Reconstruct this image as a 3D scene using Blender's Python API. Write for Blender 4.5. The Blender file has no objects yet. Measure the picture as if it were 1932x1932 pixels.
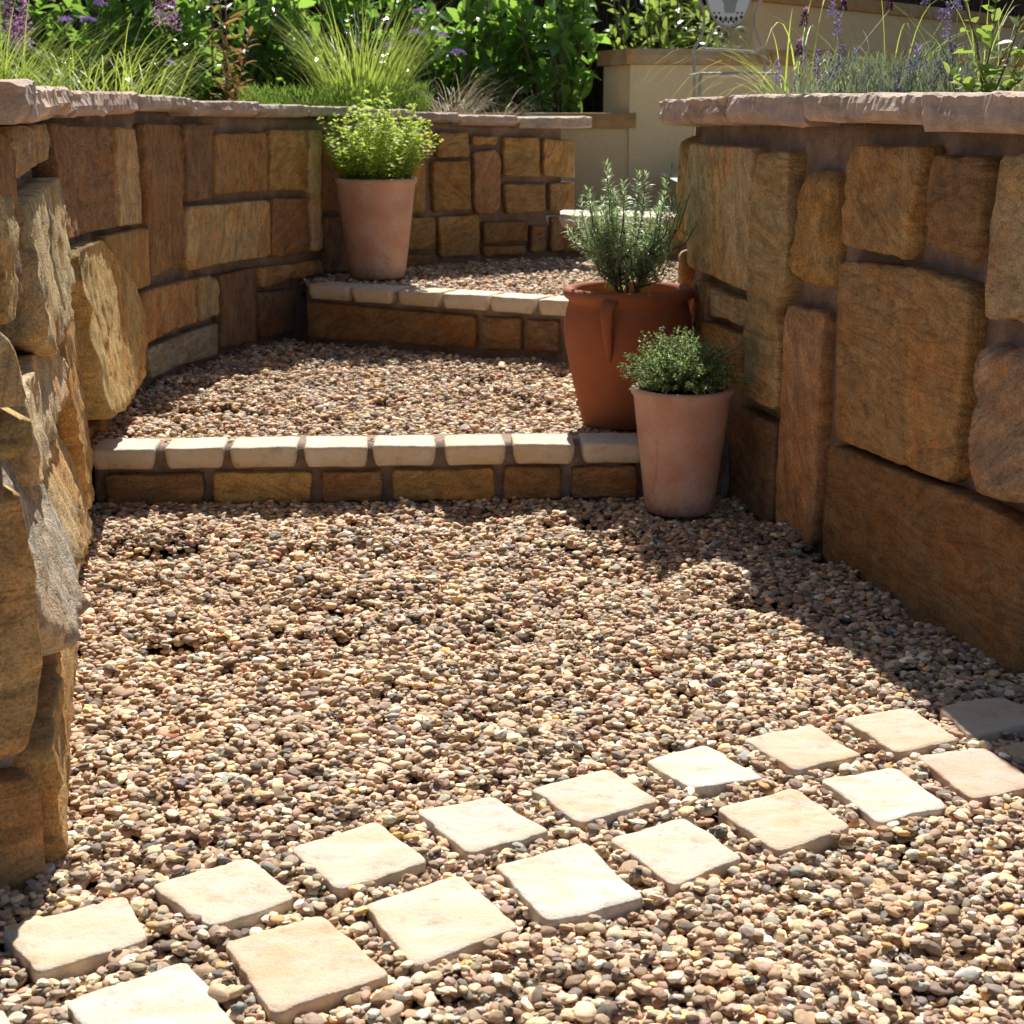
import bpy, math, random
import numpy as np
from mathutils import Vector, Matrix, noise as mn
from mathutils.geometry import delaunay_2d_cdt
R = math.radians
rnd = random.Random(11)
nrg = np.random.default_rng(11)
scene = bpy.context.scene
COL = scene.collection

# ------------------------------------------------------------------ camera
CAM_H = 1.05
cd = bpy.data.cameras.new('camera'); cam = bpy.data.objects.new('camera', cd); COL.objects.link(cam)
cam.location = (0, 0, CAM_H); cam.rotation_euler = (R(90 - 14.3), 0, 0)
cd.sensor_fit = 'HORIZONTAL'; cd.sensor_width = 36; cd.lens = 3050 / 1932 * 36
cd.clip_start = .05; cd.clip_end = 500
cd.dof.use_dof = True; cd.dof.focus_distance = 2.9; cd.dof.aperture_fstop = 14.0
scene.camera = cam

# ------------------------------------------------------------------ sky, sun, exposure
SUN_EL = 49.0; SUN_A = -0.01                    # sun stands behind the scene
w = bpy.data.worlds.new('World'); scene.world = w; w.use_nodes = True
wn = w.node_tree.nodes; wl = w.node_tree.links
sky = wn.new('ShaderNodeTexSky'); sky.sky_type = 'NISHITA'; sky.sun_disc = False
sky.sun_elevation = R(SUN_EL); sky.sun_rotation = math.atan(SUN_A) % (2 * math.pi); sky.dust_density = 1.2
wl.new(sky.outputs[0], wn['Background'].inputs[0]); wn['Background'].inputs[1].default_value = .055
sd = bpy.data.lights.new('sun', 'SUN'); sun = bpy.data.objects.new('sun', sd); COL.objects.link(sun)
sd.energy = 5.0; sd.angle = R(.53); sd.color = (1, .965, .90)
ce = math.cos(R(SUN_EL)); h = math.hypot(SUN_A, 1)
SUN_DIR = Vector((-SUN_A / h * ce, -1 / h * ce, -math.sin(R(SUN_EL))))
sun.rotation_euler = SUN_DIR.to_track_quat('-Z', 'Y').to_euler(); sun.location = (0, 6, 8)
vs = scene.view_settings; vs.view_transform = 'Standard'; vs.look = 'None'; vs.exposure = .55; vs.gamma = 1
scene.cycles.use_denoising = True
cy = scene.cycles; cy.max_bounces = 6; cy.diffuse_bounces = 4; cy.glossy_bounces = 2; cy.transmission_bounces = 4; cy.transparent_max_bounces = 4
cy.use_adaptive_sampling = True; cy.adaptive_threshold = .02

# ------------------------------------------------------------------ helpers
def tag(o, label=None, cat=None, group=None, kind=None):
    if label: o['label'] = label
    if cat: o['category'] = cat
    if group: o['group'] = group
    if kind: o['kind'] = kind
    return o
def empty(name, loc, label, cat, group=None, kind=None):
    o = bpy.data.objects.new(name, None); COL.objects.link(o); o.location = loc
    o.empty_display_size = .05
    return tag(o, label, cat, group, kind)
def link(name, me, mat=None, parent=None, M=None):
    o = bpy.data.objects.new(name, me); COL.objects.link(o)
    if mat and not me.materials: me.materials.append(mat)
    if M is None: M = Matrix.Identity(4)
    if parent:
        o.parent = parent
        o.matrix_local = parent_inv(parent) @ M
    else: o.matrix_world = M
    return o
def world_of(o):
    m = o.matrix_basis.copy()
    return world_of(o.parent) @ m if o.parent else m
def parent_inv(o): return world_of(o).inverted()
def mesh(name, v, f, smooth=True):
    me = bpy.data.meshes.new(name); me.from_pydata([tuple(map(float, p)) for p in v], [], f); me.update()
    if smooth: me.polygons.foreach_set('use_smooth', [True] * len(me.polygons))
    return me
class MB:
    def __init__(s): s.v = []; s.f = []; s.t = []
    def add(s, v, f, tint=.5):
        o = len(s.v); s.v += [tuple(map(float, p)) for p in v]; s.f += [tuple(i + o for i in q) for q in f]; s.t += [tint] * len(v)
    def tube(s, pts, r0, r1=None, n=5, tint=.5, cap=True):
        r1 = r0 if r1 is None else r1; P = [Vector(p) for p in pts]; k = len(P); rings = []
        up = Vector((0, 0, 1))
        for i, p in enumerate(P):
            t = (P[min(i + 1, k - 1)] - P[max(i - 1, 0)]).normalized()
            a = t.cross(up)
            if a.length < .05: a = t.cross(Vector((1, 0, 0)))
            a.normalize(); b = t.cross(a); r = r0 + (r1 - r0) * i / max(k - 1, 1)
            rings.append([p + (a * math.cos(q) + b * math.sin(q)) * r for q in [2 * math.pi * j / n for j in range(n)]])
        v = [q for g in rings for q in g]; f = []
        for i in range(k - 1):
            for j in range(n):
                f.append((i * n + j, i * n + (j + 1) % n, (i + 1) * n + (j + 1) % n, (i + 1) * n + j))
        if cap: f.append(tuple(range(n))[::-1]); f.append(tuple((k - 1) * n + j for j in range(n)))
        s.add(v, f, tint)
    def box(s, lo, hi, tint=.5):
        x0, y0, z0 = lo; x1, y1, z1 = hi
        s.add([(x0,y0,z0),(x1,y0,z0),(x1,y1,z0),(x0,y1,z0),(x0,y0,z1),(x1,y0,z1),(x1,y1,z1),(x0,y1,z1)],
              [(3,2,1,0),(4,5,6,7),(0,1,5,4),(1,2,6,5),(2,3,7,6),(3,0,4,7)], tint)
    def lathe(s, prof, n=48, c=(0, 0), close=False):
        v = []; f = []; m = len(prof)
        for r, z in prof:
            for j in range(n):
                a = 2 * math.pi * j / n; v.append((c[0] + r * math.cos(a), c[1] + r * math.sin(a), z))
        for i in range(m - 1):
            for j in range(n): f.append((i*n+j, i*n+(j+1) % n, (i+1)*n+(j+1) % n, (i+1)*n+j))
        s.add(v, f)
    def build(s, name, mat, parent=None, smooth=True, origin=None):
        v = s.v; M = None
        if origin is not None:
            v = [(a - origin[0], b - origin[1], c - origin[2]) for a, b, c in v]; M = Matrix.Translation(origin)
        me = mesh(name, v, s.f, smooth)
        at = me.attributes.new('tint', 'FLOAT', 'POINT'); at.data.foreach_set('value', s.t)
        return link(name, me, mat, parent, M)

# ------------------------------------------------------------------ materials
def mat(name):
    m = bpy.data.materials.new(name); m.use_nodes = True; nt = m.node_tree
    return m, nt, nt.nodes, nt.links, nt.nodes['Principled BSDF']
def node(nt, typ, **kw):
    n = nt.nodes.new(typ)
    for k, v in kw.items():
        if k.startswith('i_'):
            key = k[2:]; n.inputs[int(key) if key.isdigit() else key].default_value = v
        else: setattr(n, k, v)
    return n
def mth(nt, op, a, b=None, c=None):
    n = nt.nodes.new('ShaderNodeMath'); n.operation = op
    for i, x in enumerate((a, b, c)):
        if x is None: continue
        if isinstance(x, (int, float)): n.inputs[i].default_value = x
        else: nt.links.new(x, n.inputs[i])
    return n.outputs[0]
def vmul(nt, vec, xyz, add=None):
    n = nt.nodes.new('ShaderNodeVectorMath'); n.operation = 'MULTIPLY'; nt.links.new(vec, n.inputs[0]); n.inputs[1].default_value = xyz
    if add is None: return n.outputs[0]
    a = nt.nodes.new('ShaderNodeVectorMath'); a.operation = 'ADD'; nt.links.new(n.outputs[0], a.inputs[0]); nt.links.new(add, a.inputs[1])
    return a.outputs[0]
def noise(nt, vec, scale, detail=4, rough=.55, dist=0):
    n = nt.nodes.new('ShaderNodeTexNoise'); n.inputs['Scale'].default_value = scale; n.inputs['Detail'].default_value = detail
    n.inputs['Roughness'].default_value = rough; n.inputs['Distortion'].default_value = dist
    nt.links.new(vec, n.inputs['Vector']); return n.outputs['Fac']
def ramp(nt, fac, stops):
    n = nt.nodes.new('ShaderNodeValToRGB'); e = n.color_ramp.elements
    while len(e) > 1: e.remove(e[0])
    e[0].position = stops[0][0]; e[0].color = (*stops[0][1], 1)
    for p, c in stops[1:]:
        q = e.new(p); q.color = (*c, 1)
    nt.links.new(fac, n.inputs[0]); return n.outputs[0]
def mix(nt, fac, a, b, typ='MIX'):
    n = nt.nodes.new('ShaderNodeMix'); n.data_type = 'RGBA'; n.blend_type = typ
    for s, x in ((n.inputs[0], fac), (n.inputs[6], a), (n.inputs[7], b)):
        if isinstance(x, (int, float)): s.default_value = x
        elif isinstance(x, tuple): s.default_value = (*x, 1)
        else: nt.links.new(x, s)
    return n.outputs[2]
def bump(nt, p, h, strength, dist):
    n = nt.nodes.new('ShaderNodeBump'); n.inputs['Strength'].default_value = strength; n.inputs['Distance'].default_value = dist
    nt.links.new(h, n.inputs['Height']); nt.links.new(n.outputs[0], p.inputs['Normal'])
G3 = lambda v: (v, v, v)

def make_sandstone():
    m, nt, N, L, p = mat('banded_sandstone')
    tc = N.new('ShaderNodeTexCoord'); oi = N.new('ShaderNodeObjectInfo')
    rot = N.new('ShaderNodeVectorRotate'); rot.rotation_type = 'Y_AXIS'
    L.new(tc.outputs['Object'], rot.inputs['Vector']); L.new(mth(nt, 'MULTIPLY', oi.outputs['Alpha'], math.pi), rot.inputs['Angle'])
    offv = N.new('ShaderNodeCombineXYZ'); r100 = mth(nt, 'MULTIPLY', oi.outputs['Random'], 91.7)
    for i in range(3): L.new(r100, offv.inputs[i])
    band_v = vmul(nt, rot.outputs[0], (2.4, 3.0, 11.0), offv.outputs[0])
    fine_v = vmul(nt, rot.outputs[0], (15, 15, 60.0), offv.outputs[0])
    iso_v = vmul(nt, tc.outputs['Object'], (1, 1, 1), offv.outputs[0])
    band = noise(nt, band_v, 1.0, 4, .6, 1.0)
    fine = noise(nt, fine_v, 1.0, 4, .7, .4)
    blot = noise(nt, iso_v, 16, 5, .7)
    grain = noise(nt, iso_v, 190, 3, .75)
    rust = noise(nt, iso_v, 5.5, 3, .65, .8)
    v1 = ramp(nt, band, [(.26, G3(.58)), (.38, G3(.92)), (.44, G3(1.05)), (.465, G3(.70)), (.485, G3(1.02)), (.56, G3(1.16)), (.60, G3(.78)), (.63, G3(1.0)), (.75, G3(1.14))])
    v2 = ramp(nt, fine, [(.3, G3(.76)), (.5, G3(1.0)), (.7, G3(1.15))])
    v3 = ramp(nt, blot, [(.28, G3(.66)), (.52, G3(1.0)), (.75, G3(1.25))])
    v4 = ramp(nt, grain, [(.3, G3(.60)), (.5, G3(1)), (.7, G3(1.36))])
    c = mix(nt, 1.0, oi.outputs['Color'], v1, 'MULTIPLY')
    c = mix(nt, 1.0, c, v2, 'MULTIPLY'); c = mix(nt, 1.0, c, v3, 'MULTIPLY'); c = mix(nt, 1.0, c, v4, 'MULTIPLY')
    rc = mix(nt, 1.0, c, (1.12, .84, .58), 'MULTIPLY')
    c = mix(nt, ramp(nt, rust, [(.45, G3(0)), (.66, G3(.8))]), c, rc)
    L.new(c, p.inputs['Base Color']); p.inputs['Roughness'].default_value = .86
    p.inputs['Specular IOR Level'].default_value = .25
    hgt = mth(nt, 'ADD', mth(nt, 'MULTIPLY', grain, 1.0), mth(nt, 'ADD', mth(nt, 'MULTIPLY', fine, .55), mth(nt, 'MULTIPLY', blot, 1.7)))
    bump(nt, p, hgt, .85, .007)
    return m
def make_plain(name, c0, c1, scale, rough=.9, bmp=.4, dist=.004, c2=None, fine=250):
    m, nt, N, L, p = mat(name); tc = N.new('ShaderNodeTexCoord'); v = tc.outputs['Object']
    a = noise(nt, v, scale, 6, .62); g = noise(nt, v, fine, 2, .6)
    c = ramp(nt, a, [(.3, c0), (.7, c1)])
    if c2: c = mix(nt, ramp(nt, noise(nt, v, scale * .37, 4, .6), [(.5, G3(0)), (.68, G3(1))]), c, c2)
    c = mix(nt, 1.0, c, ramp(nt, g, [(.3, G3(.85)), (.7, G3(1.12))]), 'MULTIPLY')
    L.new(c, p.inputs['Base Color']); p.inputs['Roughness'].default_value = rough; p.inputs['Specular IOR Level'].default_value = .3
    bump(nt, p, mth(nt, 'ADD', mth(nt, 'MULTIPLY', a, 1.5), mth(nt, 'MULTIPLY', g, .3)), bmp, dist)
    return m
def make_coping():
    m, nt, N, L, p = mat('pink_coping_sandstone'); tc = N.new('ShaderNodeTexCoord'); oi = N.new('ShaderNodeObjectInfo')
    offv = N.new('ShaderNodeCombineXYZ')
    for i in range(3): L.new(mth(nt, 'MULTIPLY', oi.outputs['Random'], 57.0), offv.inputs[i])
    v = vmul(nt, tc.outputs['Object'], (1, 1, 1), offv.outputs[0])
    a = noise(nt, vmul(nt, v, (6, 6, 22)), 1.0, 6, .65, .7); g = noise(nt, v, 300, 2, .6); b = noise(nt, v, 14, 5, .6)
    c = mix(nt, 1.0, oi.outputs['Color'], ramp(nt, a, [(.3, (.70, .64, .60)), (.5, G3(1)), (.7, (1.15, 1.1, 1.05))]), 'MULTIPLY')
    c = mix(nt, 1.0, c, ramp(nt, b, [(.3, G3(.74)), (.7, G3(1.18))]), 'MULTIPLY')
    c = mix(nt, 1.0, c, ramp(nt, g, [(.3, G3(.82)), (.7, G3(1.16))]), 'MULTIPLY')
    L.new(c, p.inputs['Base Color']); p.inputs['Roughness'].default_value = .85; p.inputs['Specular IOR Level'].default_value = .3
    bump(nt, p, mth(nt, 'ADD', mth(nt, 'ADD', a, b), mth(nt, 'MULTIPLY', g, .3)), .8, .006)
    return m
def make_tile():
    m, nt, N, L, p = mat('tumbled_cream_sandstone'); tc = N.new('ShaderNodeTexCoord'); oi = N.new('ShaderNodeObjectInfo')
    offv = N.new('ShaderNodeCombineXYZ')
    for i in range(3): L.new(mth(nt, 'MULTIPLY', oi.outputs['Random'], 71.0), offv.inputs[i])
    v = vmul(nt, tc.outputs['Object'], (1, 1, 1), offv.outputs[0])
    a = noise(nt, vmul(nt, v, (5, 16, 16)), 1.0, 5, .6, 1.2); g = noise(nt, v, 260, 3, .7); b = noise(nt, v, 26, 6, .7)
    c = mix(nt, ramp(nt, a, [(.40, G3(0)), (.62, G3(.9))]), oi.outputs['Color'], mix(nt, 1.0, oi.outputs['Color'], (.98, .86, .70), 'MULTIPLY'))
    c = mix(nt, 1.0, c, ramp(nt, b, [(.28, (.72,.68,.62)), (.45, G3(1)), (.7, G3(1.06))]), 'MULTIPLY')
    c = mix(nt, 1.0, c, ramp(nt, g, [(.25, G3(.80)), (.45, G3(1)), (.7, G3(1.05))]), 'MULTIPLY')
    L.new(c, p.inputs['Base Color']); p.inputs['Roughness'].default_value = .8; p.inputs['Specular IOR Level'].default_value = .3
    bump(nt, p, mth(nt, 'ADD', mth(nt, 'MULTIPLY', b, 1.2), mth(nt, 'MULTIPLY', g, .35)), .8, .005)
    return m
def make_pebble():
    m, nt, N, L, p = mat('river_pebbles'); at = N.new('ShaderNodeAttribute'); at.attribute_type = 'INSTANCER'; at.attribute_name = 'col'
    tc = N.new('ShaderNodeTexCoord')
    a = noise(nt, tc.outputs['Object'], 2.2, 2, .6)
    c = mix(nt, 1.0, at.outputs['Color'], ramp(nt, a, [(.3, G3(.74)), (.5, G3(1)), (.7, G3(1.18))]), 'MULTIPLY')
    L.new(c, p.inputs['Base Color']); p.inputs['Roughness'].default_value = .7; p.inputs['Specular IOR Level'].default_value = .3
    return m
def make_terracotta(name, c0, c1, bloom, amt):
    m, nt, N, L, p = mat(name); tc = N.new('ShaderNodeTexCoord'); v = tc.outputs['Object']
    a = noise(nt, v, 9, 5, .6); g = noise(nt, v, 260, 2, .6); st = noise(nt, vmul(nt, v, (22, 22, 7)), 1.0, 4, .6, 1.0)
    rings = noise(nt, vmul(nt, v, (1, 1, 170)), 1.0, 2, .5)
    c = ramp(nt, a, [(.3, c0), (.7, c1)])
    c = mix(nt, ramp(nt, noise(nt, v, 5, 5, .65), [(.4, G3(0)), (.66, G3(amt))]), c, bloom)
    c = mix(nt, ramp(nt, st, [(.64, G3(0)), (.74, G3(.6))]), c, (.28, .10, .055))
    sz = N.new('ShaderNodeSeparateXYZ'); L.new(v, sz.inputs[0])
    low = mth(nt, 'MULTIPLY', mth(nt, 'SUBTRACT', 1.0, mth(nt, 'MULTIPLY', sz.outputs[2], 9.0)), noise(nt, v, 60, 5, .7))
    c = mix(nt, ramp(nt, low, [(.25, G3(0)), (.6, G3(.7))]), c, (.16, .10, .065))
    c = mix(nt, 1.0, c, ramp(nt, g, [(.3, G3(.88)), (.7, G3(1.1))]), 'MULTIPLY')
    L.new(c, p.inputs['Base Color']); p.inputs['Roughness'].default_value = .82; p.inputs['Specular IOR Level'].default_value = .3
    bump(nt, p, mth(nt, 'ADD', mth(nt, 'MULTIPLY', rings, .5), mth(nt, 'MULTIPLY', g, .3)), .3, .003)
    return m
def make_leaf(name, dark, light, trans, rough=.35, tfac=.45, spec=.5):
    m, nt, N, L, p = mat(name); at = N.new('ShaderNodeAttribute'); at.attribute_name = 'tint'; oi = N.new('ShaderNodeObjectInfo')
    f = mth(nt, 'ADD', at.outputs['Fac'], mth(nt, 'MULTIPLY', mth(nt, 'SUBTRACT', oi.outputs['Random'], .5), .5))
    c = ramp(nt, f, [(.0, dark), (1.0, light)])
    L.new(c, p.inputs['Base Color']); p.inputs['Roughness'].default_value = rough; p.inputs['Specular IOR Level'].default_value = spec
    t = N.new('ShaderNodeBsdfTranslucent'); tcx = mix(nt, f, tuple(x * .55 for x in trans), trans); L.new(tcx, t.inputs['Color'])
    ms = N.new('ShaderNodeMixShader'); ms.inputs[0].default_value = tfac
    L.new(p.outputs[0], ms.inputs[1]); L.new(t.outputs[0], ms.inputs[2]); L.new(ms.outputs[0], N['Material Output'].inputs[0])
    return m
def make_simple(name, c, rough=.6, metal=0, spec=.4):
    m, nt, N, L, p = mat(name); p.inputs['Base Color'].default_value = (*c, 1); p.inputs['Roughness'].default_value = rough
    p.inputs['Metallic'].default_value = metal; p.inputs['Specular IOR Level'].default_value = spec
    return m
SAND = make_sandstone(); COPE = make_coping(); TILE = make_tile(); PEB = make_pebble()
MORTAR = make_plain('sandy_mortar', (.21, .145, .11), (.34, .245, .19), 22, .95, 1.0, .008, (.37, .29, .24), 160)
SOIL = make_plain('dark_soil', (.035, .024, .016), (.09, .06, .04), 40, .95, 1.0, .02)
MULCH = make_plain('planter_soil', (.10, .075, .05), (.22, .17, .12), 45, .95, 1.0, .02)
GROUND = make_plain('earth', (.07, .055, .04), (.14, .11, .08), 12, .95, .6, .02)
RENDER = make_plain('cream_render', (.60, .47, .27), (.66, .53, .32), 3, .9, .35, .002, (.63, .50, .31), 180)
OCHRE = make_plain('ochre_coping', (.30, .16, .055), (.48, .30, .13), 9, .85, .4, .004, (.40, .33, .22))
PALE = make_plain('pale_paving', (.60, .56, .48), (.72, .68, .58), 14, .85, .4, .003)
TERRA_A = make_terracotta('weathered_terracotta', (.46, .24, .15), (.57, .33, .225), (.64, .47, .36), .85)
TERRA_B = make_terracotta('red_terracotta', (.29, .085, .035), (.37, .115, .048), (.36, .15, .08), .4)
TERRA_C = make_terracotta('pink_terracotta', (.50, .26, .19), (.60, .35, .27), (.66, .49, .42), .85)

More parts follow.
